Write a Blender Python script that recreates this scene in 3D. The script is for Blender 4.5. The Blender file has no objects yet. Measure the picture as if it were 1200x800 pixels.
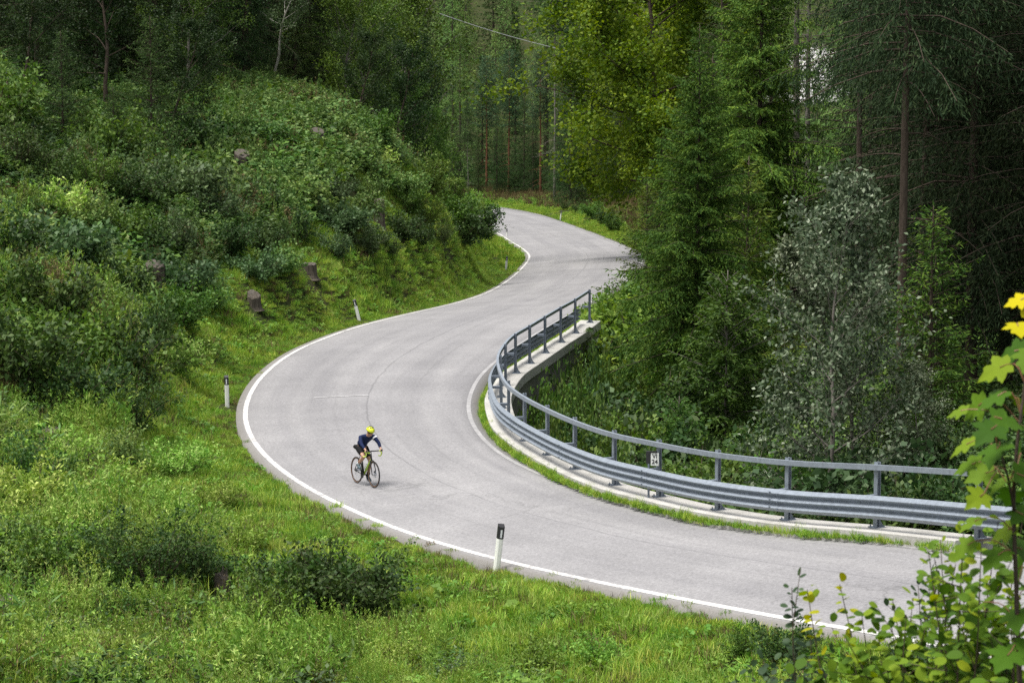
import bpy, bmesh, math, random
import numpy as np
from mathutils import Vector, Matrix

# ------------------------------------------------------------------ camera, sky, sun, exposure
sc = bpy.context.scene
C = sc.collection
CAM_Z = 14.0
FPX = 2833.0                                   # focal length in pixels of the 1200 px wide photograph
PITCH = math.atan(400.0 / FPX)                 # horizon on the photograph's upper edge
camd = bpy.data.cameras.new('camera')
camd.sensor_width = 36.0
camd.lens = 36.0 * FPX / 1200.0
camd.clip_start = 0.1
camd.clip_end = 5000.0
camd.dof.use_dof = True
camd.dof.focus_distance = 62.0
camd.dof.aperture_fstop = 9.0
cam = bpy.data.objects.new('camera', camd)
cam.location = (0, 0, CAM_Z)
cam.rotation_euler = (math.radians(90) - PITCH, 0, 0)
C.objects.link(cam)
sc.camera = cam

SUN_EL, SUN_AZ = math.radians(70), math.radians(-105)     # azimuth from +Y towards +X
world = bpy.data.worlds.new('World')
sc.world = world
world.use_nodes = True
nt = world.node_tree
nt.nodes.clear()
sky = nt.nodes.new('ShaderNodeTexSky')
sky.sky_type = 'NISHITA'
sky.sun_disc = False
sky.sun_elevation = SUN_EL
sky.sun_rotation = SUN_AZ
sky.altitude = 900
sky.dust_density = 4.0
sky.air_density = 1.0
hsv = nt.nodes.new('ShaderNodeHueSaturation')            # a closed cloud layer: nearly colourless
hsv.inputs['Saturation'].default_value = 0.22
bg = nt.nodes.new('ShaderNodeBackground')
bg.inputs['Strength'].default_value = 0.072
wo = nt.nodes.new('ShaderNodeOutputWorld')
nt.links.new(sky.outputs[0], hsv.inputs['Color'])
nt.links.new(hsv.outputs[0], bg.inputs['Color'])
nt.links.new(bg.outputs[0], wo.inputs['Surface'])

sund = bpy.data.lights.new('sun', 'SUN')
sund.energy = 1.5
sund.angle = math.radians(26)
sund.color = (1.0, 0.955, 0.89)
sun = bpy.data.objects.new('sun', sund)
sd = Vector((math.sin(SUN_AZ) * math.cos(SUN_EL), math.cos(SUN_AZ) * math.cos(SUN_EL), math.sin(SUN_EL)))
sun.rotation_euler = sd.to_track_quat('Z', 'Y').to_euler()
sun.location = (0, 0, 60)
C.objects.link(sun)

sc.view_settings.view_transform = 'Standard'
sc.view_settings.look = 'None'
sc.view_settings.exposure = 1.8
sc.view_settings.gamma = 1.0
sc.render.engine = 'CYCLES'
sc.render.filter_size = 1.05
sc.cycles.adaptive_threshold = 0.005
sc.cycles.max_bounces = 6
sc.cycles.diffuse_bounces = 2
sc.cycles.glossy_bounces = 2
sc.cycles.transmission_bounces = 3
sc.cycles.transparent_max_bounces = 4
sc.cycles.use_denoising = False
try:
    sc.cycles.denoiser = 'OPENIMAGEDENOISE'
    sc.cycles.denoising_input_passes = 'RGB_ALBEDO_NORMAL'
except Exception:
    pass

rng = np.random.default_rng(7)
random.seed(7)

# ------------------------------------------------------------------ helpers
CP, SP = math.cos(PITCH), math.sin(PITCH)

def ray(px, py):
    a, b = (px - 600.0) / FPX, (400.0 - py) / FPX
    return np.array([a, CP + b * SP, -SP + b * CP])

def at(px, py, D):
    """world point seen at a pixel of the photograph, D metres away along +Y"""
    r = ray(px, py)
    return np.array([0, 0, CAM_Z]) + r * (D / r[1])

def at_h(px, py, H):
    """world point seen at a pixel, H metres below the camera"""
    r = ray(px, py)
    return np.array([0, 0, CAM_Z]) + r * (-H / r[2])

def proj(P):
    P = np.asarray(P, float).reshape(-1, 3)
    d = P - np.array([0, 0, CAM_Z])
    x, y, z = d[:, 0], d[:, 1] * CP - d[:, 2] * SP, d[:, 1] * SP + d[:, 2] * CP
    y = np.where(np.abs(y) < 1e-6, 1e-6, y)
    return np.stack([600 + FPX * x / y, 400 - FPX * z / y, y], 1)

def catmull(P, step):
    """smooth curve through points, resampled at about equal steps"""
    P = np.asarray(P, float)
    Q = np.vstack([2 * P[0] - P[1], P, 2 * P[-1] - P[-2]])
    out = []
    for i in range(1, len(Q) - 2):
        p0, p1, p2, p3 = Q[i - 1], Q[i], Q[i + 1], Q[i + 2]
        n = 24
        for k in range(n):
            t = k / n
            out.append(0.5 * (2 * p1 + (p2 - p0) * t + (2 * p0 - 5 * p1 + 4 * p2 - p3) * t * t + (3 * p1 - p0 - 3 * p2 + p3) * t ** 3))
    out.append(P[-1])
    out = np.array(out)
    s = np.r_[0, np.cumsum(np.linalg.norm(np.diff(out, axis=0), axis=1))]
    n = max(2, int(round(s[-1] / step)) + 1)
    t = np.linspace(0, s[-1], n)
    return np.stack([np.interp(t, s, out[:, k]) for k in range(out.shape[1])], 1)

def smooth(P, it=6):
    P = P.copy()
    for _ in range(it):
        P[1:-1] = 0.25 * P[:-2] + 0.5 * P[1:-1] + 0.25 * P[2:]
    return P

def normals2(P):
    """unit horizontal normals pointing left of the direction of travel"""
    t = np.gradient(P[:, :2], axis=0)
    t /= np.linalg.norm(t, axis=1)[:, None] + 1e-9
    return np.stack([-t[:, 1], t[:, 0], np.zeros(len(P))], 1)

def mesh_np(name, V, F4=None, F3=None, mats=(), tint=None, smooth_shade=False, attrs=None, mat_idx=None):
    """mesh from arrays of quads and triangles"""
    V = np.asarray(V, np.float32)
    parts, tot = [], []
    if F4 is not None and len(F4):
        parts.append(np.asarray(F4, np.int32).ravel()); tot.append(np.full(len(F4), 4, np.int32))
    if F3 is not None and len(F3):
        parts.append(np.asarray(F3, np.int32).ravel()); tot.append(np.full(len(F3), 3, np.int32))
    loops = np.concatenate(parts); tot = np.concatenate(tot)
    me = bpy.data.meshes.new(name)
    me.vertices.add(len(V)); me.vertices.foreach_set('co', V.ravel())
    me.loops.add(len(loops)); me.loops.foreach_set('vertex_index', loops)
    me.polygons.add(len(tot))
    me.polygons.foreach_set('loop_start', np.r_[0, np.cumsum(tot)[:-1]].astype(np.int32))
    me.polygons.foreach_set('loop_total', tot)
    if mat_idx is not None:
        me.polygons.foreach_set('material_index', np.asarray(mat_idx, np.int32))
    for m in mats:
        me.materials.append(m)
    me.update(calc_edges=True)
    if tint is not None:
        a = me.attributes.new('tint', 'FLOAT', 'FACE'); a.data.foreach_set('value', np.asarray(tint, np.float32))
    for k, v in (attrs or {}).items():
        a = me.attributes.new(k, 'FLOAT', 'POINT'); a.data.foreach_set('value', np.asarray(v, np.float32))
    if smooth_shade:
        me.polygons.foreach_set('use_smooth', np.ones(len(tot), bool))
    return me

def obj(name, me, parent=None, loc=None):
    o = bpy.data.objects.new(name, me)
    C.objects.link(o)
    if parent is not None: o.parent = parent
    if loc is not None: o.location = tuple(float(v) for v in loc)
    return o

def thing(name, label, cat, loc=(0, 0, 0), rz=0.0, group=None):
    o = bpy.data.objects.new(name, None)
    o.empty_display_size = 0.3
    C.objects.link(o)
    o.location = tuple(float(v) for v in loc); o.rotation_euler = (0, 0, rz)
    tag(o, label, cat, group)
    return o

def tag(o, label=None, cat=None, group=None, kind=None):
    if label: o['label'] = label
    if cat: o['category'] = cat
    if group: o['group'] = group
    if kind: o['kind'] = kind
    return o

class MB:
    """collects boxes, tubes and sweeps into one mesh"""
    def __init__(s): s.v = []; s.f = []; s.m = []
    def add(s, V, F, mi=0):
        b = len(s.v); s.v += [tuple(map(float, p)) for p in V]
        for f in F: s.f.append([i + b for i in f]); s.m.append(mi)
    def box(s, c, size, R=None, mi=0):
        c = np.asarray(c, float); h = np.asarray(size, float) / 2
        R = np.eye(3) if R is None else np.asarray(R)
        V = [c + R @ (h * np.array([x, y, z])) for z in (-1, 1) for y in (-1, 1) for x in (-1, 1)]
        s.add(V, [(0, 2, 3, 1), (4, 5, 7, 6), (0, 1, 5, 4), (2, 6, 7, 3), (0, 4, 6, 2), (1, 3, 7, 5)], mi)
    def tube(s, P, r, n=6, cap=True, mi=0):
        P = np.asarray(P, float); r = np.broadcast_to(np.asarray(r, float), (len(P),))
        T = np.gradient(P, axis=0) if len(P) > 2 else np.repeat((P[-1:] - P[:1]), len(P), 0)
        T /= np.linalg.norm(T, axis=1)[:, None] + 1e-9
        u = np.cross(T[0], [0.31, 0.95, 0.05]); u /= np.linalg.norm(u) + 1e-9
        V, F = [], []
        an = np.arange(n) * 2 * math.pi / n
        for i in range(len(P)):
            u = u - T[i] * np.dot(u, T[i]); u /= np.linalg.norm(u) + 1e-9
            w = np.cross(T[i], u)
            V += list(P[i] + r[i] * (np.cos(an)[:, None] * u + np.sin(an)[:, None] * w))
        for i in range(len(P) - 1):
            for k in range(n):
                a, b = i * n + k, i * n + (k + 1) % n
                F.append((a, b, b + n, a + n))
        if cap:
            F.append(tuple(range(n))[::-1]); F.append(tuple(range((len(P) - 1) * n, len(P) * n)))
        s.add(V, F, mi)
    def sweep(s, prof, P, N, closed=True, cap=True, mi=0):
        """profile points (a along the horizontal normal N, b upwards) carried along P"""
        n = len(prof); V, F = [], []
        for p, q in zip(P, N):
            for a, b in prof: V.append(p + q * a + np.array([0, 0, b]))
        for i in range(len(P) - 1):
            for k in range(n if closed else n - 1):
                a, b = i * n + k, i * n + (k + 1) % n
                F.append((a, b, b + n, a + n))
        if closed and cap:
            F.append(tuple(range(n))[::-1]); F.append(tuple(range((len(P) - 1) * n, len(P) * n)))
        s.add(V, F, mi)
    def disc(s, c, axis, r, th, n=20, mi=0):
        axis = np.asarray(axis, float) / np.linalg.norm(axis)
        c = np.asarray(c, float)
        s.tube([c - axis * th / 2, c + axis * th / 2], r, n, True, mi)
    def ring(s, c, axis, R, r, n=40, m=8, mi=0, sx=1.0):
        axis = np.asarray(axis, float) / np.linalg.norm(axis)
        u = np.cross(axis, [0, 0, 1.0]); u /= np.linalg.norm(u); w = np.cross(axis, u)
        V, F = [], []
        for i in range(n):
            a = 2 * math.pi * i / n; d = math.cos(a) * u + math.sin(a) * w
            for k in range(m):
                b = 2 * math.pi * k / m
                V.append(np.asarray(c) + d * (R + r * math.cos(b)) + axis * r * sx * math.sin(b))
        for i in range(n):
            for k in range(m):
                F.append((i * m + k, ((i + 1) % n) * m + k, ((i + 1) % n) * m + (k + 1) % m, i * m + (k + 1) % m))
        s.add(V, F, mi)
    def mesh(s, name, mats, smooth_shade=False, bevel=0.0):
        me = bpy.data.meshes.new(name)
        me.from_pydata(s.v, [], s.f)
        for m in (mats if isinstance(mats, (list, tuple)) else [mats]): me.materials.append(m)
        me.polygons.foreach_set('material_index', s.m)
        if smooth_shade: me.polygons.foreach_set('use_smooth', [True] * len(s.f))
        me.update()
        if bevel > 0:
            bm = bmesh.new(); bm.from_mesh(me)
            bmesh.ops.remove_doubles(bm, verts=bm.verts, dist=1e-5)
            es = [e for e in bm.edges if len(e.link_faces) == 2 and e.calc_face_angle(0) > 0.6]
            bmesh.ops.bevel(bm, geom=es, offset=bevel, segments=2, affect='EDGES', clamp_overlap=True)
            bm.to_mesh(me); bm.free()
        return me
    def build(s, name, mats, parent=None, smooth_shade=False, bevel=0.0, loc=None):
        return obj(name, s.mesh(name, mats, smooth_shade, bevel), parent, loc)

# ------------------------------------------------------------------ materials
def mat(name):
    m = bpy.data.materials.new(name); m.use_nodes = True
    t = m.node_tree; t.nodes.clear()
    out = t.nodes.new('ShaderNodeOutputMaterial')
    return m, t, out

def N(t, kind, **kw):
    n = t.nodes.new(kind)
    for k, v in kw.items():
        if k.startswith('in_'):
            key = k[3:]
            n.inputs[int(key) if key.isdigit() else key].default_value = v
        else:
            setattr(n, k, v)
    return n

def ramp(t, fac, stops, interp='LINEAR'):
    r = t.nodes.new('ShaderNodeValToRGB'); cr = r.color_ramp; cr.interpolation = interp
    while len(cr.elements) < len(stops): cr.elements.new(0.5)
    for e, (p, c) in zip(cr.elements, stops):
        e.position = p; e.color = (*c, 1) if len(c) == 3 else c
    t.links.new(fac, r.inputs[0])
    return r

def noise(t, scale, detail=4, rough=0.6, vec=None, dist=0.0):
    n = N(t, 'ShaderNodeTexNoise')
    n.inputs['Scale'].default_value = scale; n.inputs['Detail'].default_value = detail
    n.inputs['Roughness'].default_value = rough; n.inputs['Distortion'].default_value = dist
    if vec is not None: t.links.new(vec, n.inputs['Vector'])
    return n

def mathn(t, op, a, b=None, clamp=False):
    n = N(t, 'ShaderNodeMath', operation=op, use_clamp=clamp)
    for i, x in enumerate((a, b)):
        if x is None: continue
        if isinstance(x, (int, float)): n.inputs[i].default_value = x
        else: t.links.new(x, n.inputs[i])
    return n.outputs[0]

def mixc(t, fac, a, b, blend='MIX'):
    n = N(t, 'ShaderNodeMix', data_type='RGBA', blend_type=blend)
    for i, x in ((0, fac), (6, a), (7, b)):
        if isinstance(x, (int, float)): n.inputs[i].default_value = x
        elif isinstance(x, tuple): n.inputs[i].default_value = (*x, 1)
        else: t.links.new(x, n.inputs[i])
    return n.outputs[2]

def plain(name, col, rough=0.5, metal=0.0, var=0.12, scale=30.0, bump=0.0, spec=0.5):
    m, t, out = mat(name)
    b = N(t, 'ShaderNodeBsdfPrincipled')
    tc = N(t, 'ShaderNodeTexCoord')
    n = noise(t, scale, 5, 0.6, tc.outputs['Object'])
    lo = tuple(c * (1 - var) for c in col); hi = tuple(min(1, c * (1 + var)) for c in col)
    r = ramp(t, n.outputs['Fac'], [(0.3, lo), (0.7, hi)])
    t.links.new(r.outputs[0], b.inputs['Base Color'])
    b.inputs['Roughness'].default_value = rough; b.inputs['Metallic'].default_value = metal
    b.inputs['Specular IOR Level'].default_value = spec
    if bump:
        bp = N(t, 'ShaderNodeBump'); bp.inputs['Strength'].default_value = bump; bp.inputs['Distance'].default_value = 0.01
        t.links.new(n.outputs['Fac'], bp.inputs['Height']); t.links.new(bp.outputs[0], b.inputs['Normal'])
    t.links.new(b.outputs[0], out.inputs['Surface'])
    return m

def leafmat(name, stops, rough=0.5, trans=0.35, spec=0.4, huevar=0.02, valvar=0.25, clump=0.0, world=0.0, gain=1.0):
    """leaf colours chosen per leaf ('tint') and shifted a little per plant"""
    m, t, out = mat(name)
    at_ = N(t, 'ShaderNodeAttribute', attribute_name='tint')
    oi = N(t, 'ShaderNodeObjectInfo')
    f = at_.outputs['Fac']
    stops = [(p, tuple(min(0.9, c * gain) for c in q)) for p, q in stops]
    trans *= 0.75; spec *= 0.4; rough = min(0.75, rough + 0.12)
    if clump or world:
        n = noise(t, clump or world, 3 if world else 2, 0.5, N(t, 'ShaderNodeNewGeometry').outputs['Position'] if world else N(t, 'ShaderNodeTexCoord').outputs['Object'])
        f = mathn(t, 'ADD', mathn(t, 'MULTIPLY', f, 0.6), mathn(t, 'MULTIPLY', mathn(t, 'SUBTRACT', n.outputs['Fac'], 0.3), 1.0), True)
    r = ramp(t, f, stops)
    h = N(t, 'ShaderNodeHueSaturation')
    t.links.new(r.outputs[0], h.inputs['Color'])
    t.links.new(mathn(t, 'ADD', 0.5 - huevar, mathn(t, 'MULTIPLY', oi.outputs['Random'], 2 * huevar)), h.inputs['Hue'])
    rnd2 = N(t, 'ShaderNodeTexWhiteNoise', noise_dimensions='1D'); t.links.new(oi.outputs['Random'], rnd2.inputs['W'])
    t.links.new(mathn(t, 'ADD', 1 - valvar, mathn(t, 'MULTIPLY', rnd2.outputs['Value'], 2 * valvar)), h.inputs['Value'])
    b = N(t, 'ShaderNodeBsdfPrincipled')
    t.links.new(h.outputs[0], b.inputs['Base Color'])
    b.inputs['Roughness'].default_value = rough
    b.inputs['Specular IOR Level'].default_value = spec
    tr = N(t, 'ShaderNodeBsdfTranslucent')
    g = N(t, 'ShaderNodeHueSaturation'); g.inputs['Hue'].default_value = 0.495; g.inputs['Saturation'].default_value = 1.1; g.inputs['Value'].default_value = 1.25
    t.links.new(h.outputs[0], g.inputs['Color']); t.links.new(g.outputs[0], tr.inputs['Color'])
    mx = N(t, 'ShaderNodeMixShader'); mx.inputs[0].default_value = trans
    t.links.new(b.outputs[0], mx.inputs[1]); t.links.new(tr.outputs[0], mx.inputs[2])
    t.links.new(mx.outputs[0], out.inputs['Surface'])
    return m

def barkmat(name, a, b_, scale=(3, 3, 0.6)):
    m, t, out = mat(name)
    tc = N(t, 'ShaderNodeTexCoord'); mp = N(t, 'ShaderNodeMapping'); mp.inputs['Scale'].default_value = scale
    t.links.new(tc.outputs['Object'], mp.inputs['Vector'])
    n = noise(t, 4.0, 6, 0.7, mp.outputs[0])
    r = ramp(t, n.outputs['Fac'], [(0.3, a), (0.7, b_)])
    p = N(t, 'ShaderNodeBsdfPrincipled'); p.inputs['Roughness'].default_value = 0.9; p.inputs['Specular IOR Level'].default_value = 0.2
    bp = N(t, 'ShaderNodeBump'); bp.inputs['Strength'].default_value = 0.7; bp.inputs['Distance'].default_value = 0.05
    t.links.new(n.outputs['Fac'], bp.inputs['Height']); t.links.new(bp.outputs[0], p.inputs['Normal'])
    t.links.new(r.outputs[0], p.inputs['Base Color']); t.links.new(p.outputs[0], out.inputs['Surface'])
    return m

M = {}
M['white_post'] = plain('white_plastic', (0.78, 0.79, 0.74), 0.45, var=0.08, scale=12)
M['black'] = plain('black_plastic', (0.018, 0.018, 0.02), 0.45, var=0.2)
M['reflector'] = plain('reflector', (0.72, 0.74, 0.76), 0.15, var=0.1, scale=200)
M['steel'] = plain('galvanised_steel', (0.25, 0.285, 0.33), 0.5, 0.35, var=0.18, scale=9)
M['steel_dull'] = plain('galvanised_steel_dull', (0.17, 0.20, 0.24), 0.55, 0.3, var=0.2, scale=9)
M['bark_brown'] = barkmat('bark_brown', (0.035, 0.025, 0.018), (0.11, 0.085, 0.065))
M['bark_red'] = barkmat('bark_red', (0.09, 0.04, 0.022), (0.24, 0.11, 0.06))
M['bark_grey'] = barkmat('bark_grey', (0.10, 0.09, 0.075), (0.24, 0.22, 0.19))
M['bark_pale'] = barkmat('bark_pale', (0.26, 0.24, 0.20), (0.50, 0.47, 0.42))
M['twig'] = plain('twig', (0.07, 0.05, 0.03), 0.8)
# ------------------------------------------------------------------ road edges (pixel of the photograph, metres below the camera)
L_PIX = [(1040, 746, 9.55), (965, 735, 9.72), (900, 723.5, 9.95), (830, 710, 10.15), (760, 696, 10.36), (700, 683, 10.52), (640, 670, 10.7), (586, 657, 10.86), (540, 645, 11.0), (500, 632.5, 11.14), (460, 619, 11.28), (420, 602, 11.42),
         (388, 587, 11.52), (358, 571, 11.6), (336, 556, 11.65), (316, 540, 11.68), (302, 525, 11.7), (292, 508, 11.72), (287, 492, 11.74), (288, 476, 11.76),
         (293, 462, 11.78), (303, 446, 11.82), (317, 432, 11.87), (340, 415, 11.93), (372, 400, 12.02), (420, 383, 12.22), (480, 368, 12.7), (540, 354, 13.55),
         (578, 340, 14.8), (603, 323, 16.3), (618, 307, 17.8), (620, 299, 18.5), (611, 290.5, 19.1), (600, 284, 19.65), (588, 276, 20.35), (575, 269.5, 21.0), (550, 262, 21.9), (500, 253, 23.0)]
R_PIX = [(1130, 642, 9.45), (1030, 634, 9.95), (950, 625, 10.25), (870, 612, 10.5), (800, 597, 10.75), (740, 583, 10.95), (680, 566, 11.15), (630, 547, 11.3),
         (598, 529, 11.42), (577, 510, 11.5), (566, 493, 11.55), (562, 476, 11.6), (565, 460, 11.62), (574, 442, 11.66), (592, 424, 11.72), (622, 402, 11.85), (656, 381, 12.05), (690, 361, 12.45),
         (715, 346, 13.0), (738, 332, 13.9), (753, 318, 15.1), (759, 306, 16.3), (753, 296, 17.4), (730, 286, 18.6), (700, 274, 20.0), (662, 260.5, 21.8),
         (628, 250, 23.2), (588, 243, 24.4), (540, 238.5, 25.2), (480, 235, 26.0)]
L3 = np.array([at_h(*p) for p in L_PIX]); R3 = np.array([at_h(*p) for p in R_PIX])
# the road's run beyond the picture, uphill past the camera on its right and downhill to the left
L3 = np.vstack([[(19.0, -12.0, 10.5), (15.5, 2.0, 9.0), (12.2, 14.0, 7.4), (9.2, 26.0, 5.9)], L3, [(-26, 272, -9.4), (-60, 276, -10.2)]])
R3 = np.vstack([[(25.0, -10.0, 10.5), (21.5, 5.0, 9.0), (17.6, 18.0, 7.4), (13.2, 31.0, 5.7)], R3, [(-30, 301, -12.6), (-60, 304, -13.0)]])
L3 = smooth(catmull(L3, 0.5), 14); R3 = smooth(catmull(R3, 0.5), 14)
NL = normals2(L3)                       # left of travel = away from the road on the left side
NR = normals2(R3)
LE = L3 + NL * 0.27                     # the asphalt reaches a little past the white line

def dtw(A, B):
    """cross-sections between two edges"""
    a, b = A[::2], B[::2]
    D = ((a[:, None, :2] - b[None, :, :2]) ** 2).sum(2)
    n, m = D.shape
    acc = np.full((n, m), 1e18); acc[0, 0] = D[0, 0]; back = np.zeros((n, m), int)
    for i in range(n):
        for j in range(m):
            if i == j == 0: continue
            c = [acc[i - 1, j - 1] + D[i, j] * 1.0 if i and j else 1e18, acc[i - 1, j] + D[i, j] if i else 1e18, acc[i, j - 1] + D[i, j] if j else 1e18]
            k = int(np.argmin(c)); acc[i, j] = c[k]; back[i, j] = k
    i, j, path = n - 1, m - 1, []
    while True:
        path.append((i * 2, j * 2))
        if i == j == 0: break
        k = back[i, j]
        if k == 0: i, j = i - 1, j - 1
        elif k == 1: i -= 1
        else: j -= 1
    return path[::-1]

PATH = dtw(LE, R3)
PI_ = smooth(np.array(PATH, float), 12)
def lerp_poly(P, idx):
    i0 = np.clip(np.floor(idx).astype(int), 0, len(P) - 2); f = (idx - i0)[:, None]
    return P[i0] * (1 - f) + P[i0 + 1] * f
SL, SR = lerp_poly(LE, PI_[:, 0]), lerp_poly(R3, PI_[:, 1])
KV = 11
vv = np.linspace(0, 1, KV)
crown = 0.05 * (1 - (2 * vv - 1) ** 2)
RV = SL[:, None, :] * (1 - vv)[None, :, None] + SR[:, None, :] * vv[None, :, None]
RV[:, :, 2] += crown[None, :]
mid = RV[:, KV // 2]
uu = np.r_[0, np.cumsum(np.linalg.norm(np.diff(mid, axis=0), axis=1))]
nS = len(RV)
idx = np.arange(nS * KV).reshape(nS, KV)
F = np.stack([idx[:-1, :-1], idx[:-1, 1:], idx[1:, 1:], idx[1:, :-1]], -1).reshape(-1, 4)
W_ = np.linalg.norm(SR - SL, axis=1)

def asphalt():
    m, t, out = mat('asphalt')
    g = N(t, 'ShaderNodeNewGeometry')
    pos = g.outputs['Position']
    ru = N(t, 'ShaderNodeAttribute', attribute_name='ru').outputs['Fac']
    rv = N(t, 'ShaderNodeAttribute', attribute_name='rv').outputs['Fac']
    cm = N(t, 'ShaderNodeCombineXYZ'); t.links.new(mathn(t, 'MULTIPLY', ru, 0.05), cm.inputs[0]); t.links.new(mathn(t, 'MULTIPLY', rv, 7.0), cm.inputs[1])
    big = noise(t, 0.35, 5, 0.6, pos); streak = noise(t, 1.0, 4, 0.6, cm.outputs[0]); fine = noise(t, 26.0, 3, 0.8, pos); grit = noise(t, 14.0, 2, 0.6, pos)
    base = ramp(t, big.outputs['Fac'], [(0.3, (0.212, 0.208, 0.214)), (0.72, (0.268, 0.263, 0.268))]).outputs[0]
    base = mixc(t, 1.0, base, ramp(t, streak.outputs['Fac'], [(0.32, (0.86, 0.86, 0.87)), (0.7, (1.08, 1.08, 1.07))]).outputs[0], 'MULTIPLY')
    base = mixc(t, 1.0, base, ramp(t, fine.outputs['Fac'], [(0.32, (0.79, 0.79, 0.79)), (0.68, (1.19, 1.19, 1.185))]).outputs[0], 'MULTIPLY')
    base = mixc(t, 1.0, base, ramp(t, grit.outputs['Fac'], [(0.3, (0.84, 0.84, 0.84)), (0.7, (1.14, 1.14, 1.14))]).outputs[0], 'MULTIPLY')
    # seam between the two lanes, a wandering crack and a few tyre arcs
    wob = noise(t, 0.6, 4, 0.6, pos)
    wv = mathn(t, 'ADD', rv, mathn(t, 'MULTIPLY', mathn(t, 'SUBTRACT', wob.outputs['Fac'], 0.5), 0.035))
    for c, w, s, th in ((0.535, 0.006, 0.6, 0.42), (0.30, 0.004, 0.45, 0.56), (0.72, 0.009, 0.3, 0.5), (0.62, 0.02, 0.2, 0.5), (0.22, 0.03, 0.16, 0.48), (0.86, 0.02, 0.22, 0.5), (0.40, 0.012, 0.22, 0.53), (0.30, 0.07, 0.13, 0.36), (0.70, 0.08, 0.15, 0.36), (0.46, 0.05, 0.10, 0.42)):
        d = mathn(t, 'DIVIDE', mathn(t, 'ABSOLUTE', mathn(t, 'SUBTRACT', wv, c)), w)
        mk = mathn(t, 'SUBTRACT', 1.0, d, True)
        mp = N(t, 'ShaderNodeMapping'); mp.inputs['Location'].default_value = (c * 31, 3 * c, 0)
        t.links.new(pos, mp.inputs[0])
        gate = noise(t, 0.16, 3, 0.6, mp.outputs[0])
        gt = mathn(t, 'MULTIPLY', mathn(t, 'SUBTRACT', gate.outputs['Fac'], th - 0.06), 9.0, True)
        base = mixc(t, mathn(t, 'MULTIPLY', mathn(t, 'MULTIPLY', mk, gt), s * 0.75), base, (0.085, 0.084, 0.088))
    # fine cracks
    vo = N(t, 'ShaderNodeTexVoronoi', feature='DISTANCE_TO_EDGE'); vo.inputs['Scale'].default_value = 0.33
    wp = noise(t, 1.2, 3, 0.6, pos); add = N(t, 'ShaderNodeVectorMath', operation='MULTIPLY_ADD'); add.inputs[1].default_value = (1.2, 1.2, 1.2)
    t.links.new(wp.outputs['Color'], add.inputs[0]); t.links.new(pos, add.inputs[2]); t.links.new(add.outputs[0], vo.inputs['Vector'])
    ck = mathn(t, 'SUBTRACT', 1.0, mathn(t, 'MULTIPLY', vo.outputs['Distance'], 70.0), True)
    g2 = noise(t, 0.22, 2, 0.5, pos)
    ck = mathn(t, 'MULTIPLY', ck, mathn(t, 'MULTIPLY', mathn(t, 'SUBTRACT', g2.outputs['Fac'], 0.53), 6.0, True))
    base = mixc(t, mathn(t, 'MULTIPLY', ck, 0.4), base, (0.07, 0.07, 0.07))
    # dusty margins
    ed = mathn(t, 'MULTIPLY', mathn(t, 'SUBTRACT', mathn(t, 'ABSOLUTE', mathn(t, 'SUBTRACT', wv, 0.5)), 0.455), 30.0, True)
    base = mixc(t, mathn(t, 'MULTIPLY', ed, 0.5), base, (0.19, 0.175, 0.15))
    b = N(t, 'ShaderNodeBsdfPrincipled'); b.inputs['Roughness'].default_value = 0.82; b.inputs['Specular IOR Level'].default_value = 0.35
    bp = N(t, 'ShaderNodeBump'); bp.inputs['Strength'].default_value = 0.35; bp.inputs['Distance'].default_value = 0.01
    t.links.new(fine.outputs['Fac'], bp.inputs['Height']); t.links.new(bp.outputs[0], b.inputs['Normal'])
    t.links.new(base, b.inputs['Base Color']); t.links.new(b.outputs[0], out.inputs['Surface'])
    return m
M['asphalt'] = asphalt()
# the sheet with a skirt down both sides
sk = RV.copy()
skirtL = sk[:, :1].copy() + np.array([0, 0, -0.3]); skirtR = sk[:, -1:].copy() + np.array([0, 0, -0.3])
RVs = np.concatenate([skirtL, sk, skirtR], 1); K2 = KV + 2
vs2 = np.r_[0, vv, 1]
idx = np.arange(nS * K2).reshape(nS, K2)
F = np.stack([idx[:-1, :-1], idx[:-1, 1:], idx[1:, 1:], idx[1:, :-1]], -1).reshape(-1, 4)[:, ::-1]
road = obj('road', mesh_np('road', RVs.reshape(-1, 3), F, mats=[M['asphalt']], smooth_shade=False,
                           attrs={'ru': np.repeat(uu, K2), 'rv': np.tile(vs2, nS)}))
tag(road, kind='structure')

def paint(name, worn, alb=(0.72, 0.71, 0.68)):
    m, t, out = mat(name)
    g = N(t, 'ShaderNodeNewGeometry'); n = noise(t, 5.0, 6, 0.75, g.outputs['Position']); n2 = noise(t, 0.5, 3, 0.6, g.outputs['Position'])
    f = mathn(t, 'ADD', mathn(t, 'MULTIPLY', n.outputs['Fac'], 0.7), mathn(t, 'MULTIPLY', n2.outputs['Fac'], 0.3))
    r = ramp(t, f, [(worn - 0.05, (0.255, 0.251, 0.254)), (worn + 0.06, alb)])
    b = N(t, 'ShaderNodeBsdfPrincipled'); b.inputs['Roughness'].default_value = 0.7
    t.links.new(r.outputs[0], b.inputs['Base Color']); t.links.new(b.outputs[0], out.inputs['Surface'])
    return m
M['paint'] = paint('road_paint', 0.44, (0.56, 0.55, 0.53))
M['paint_worn'] = paint('road_paint_worn', 0.54, (0.36, 0.355, 0.355))
M['paint_faint'] = paint('road_paint_faint', 0.48, (0.38, 0.376, 0.378))

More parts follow.
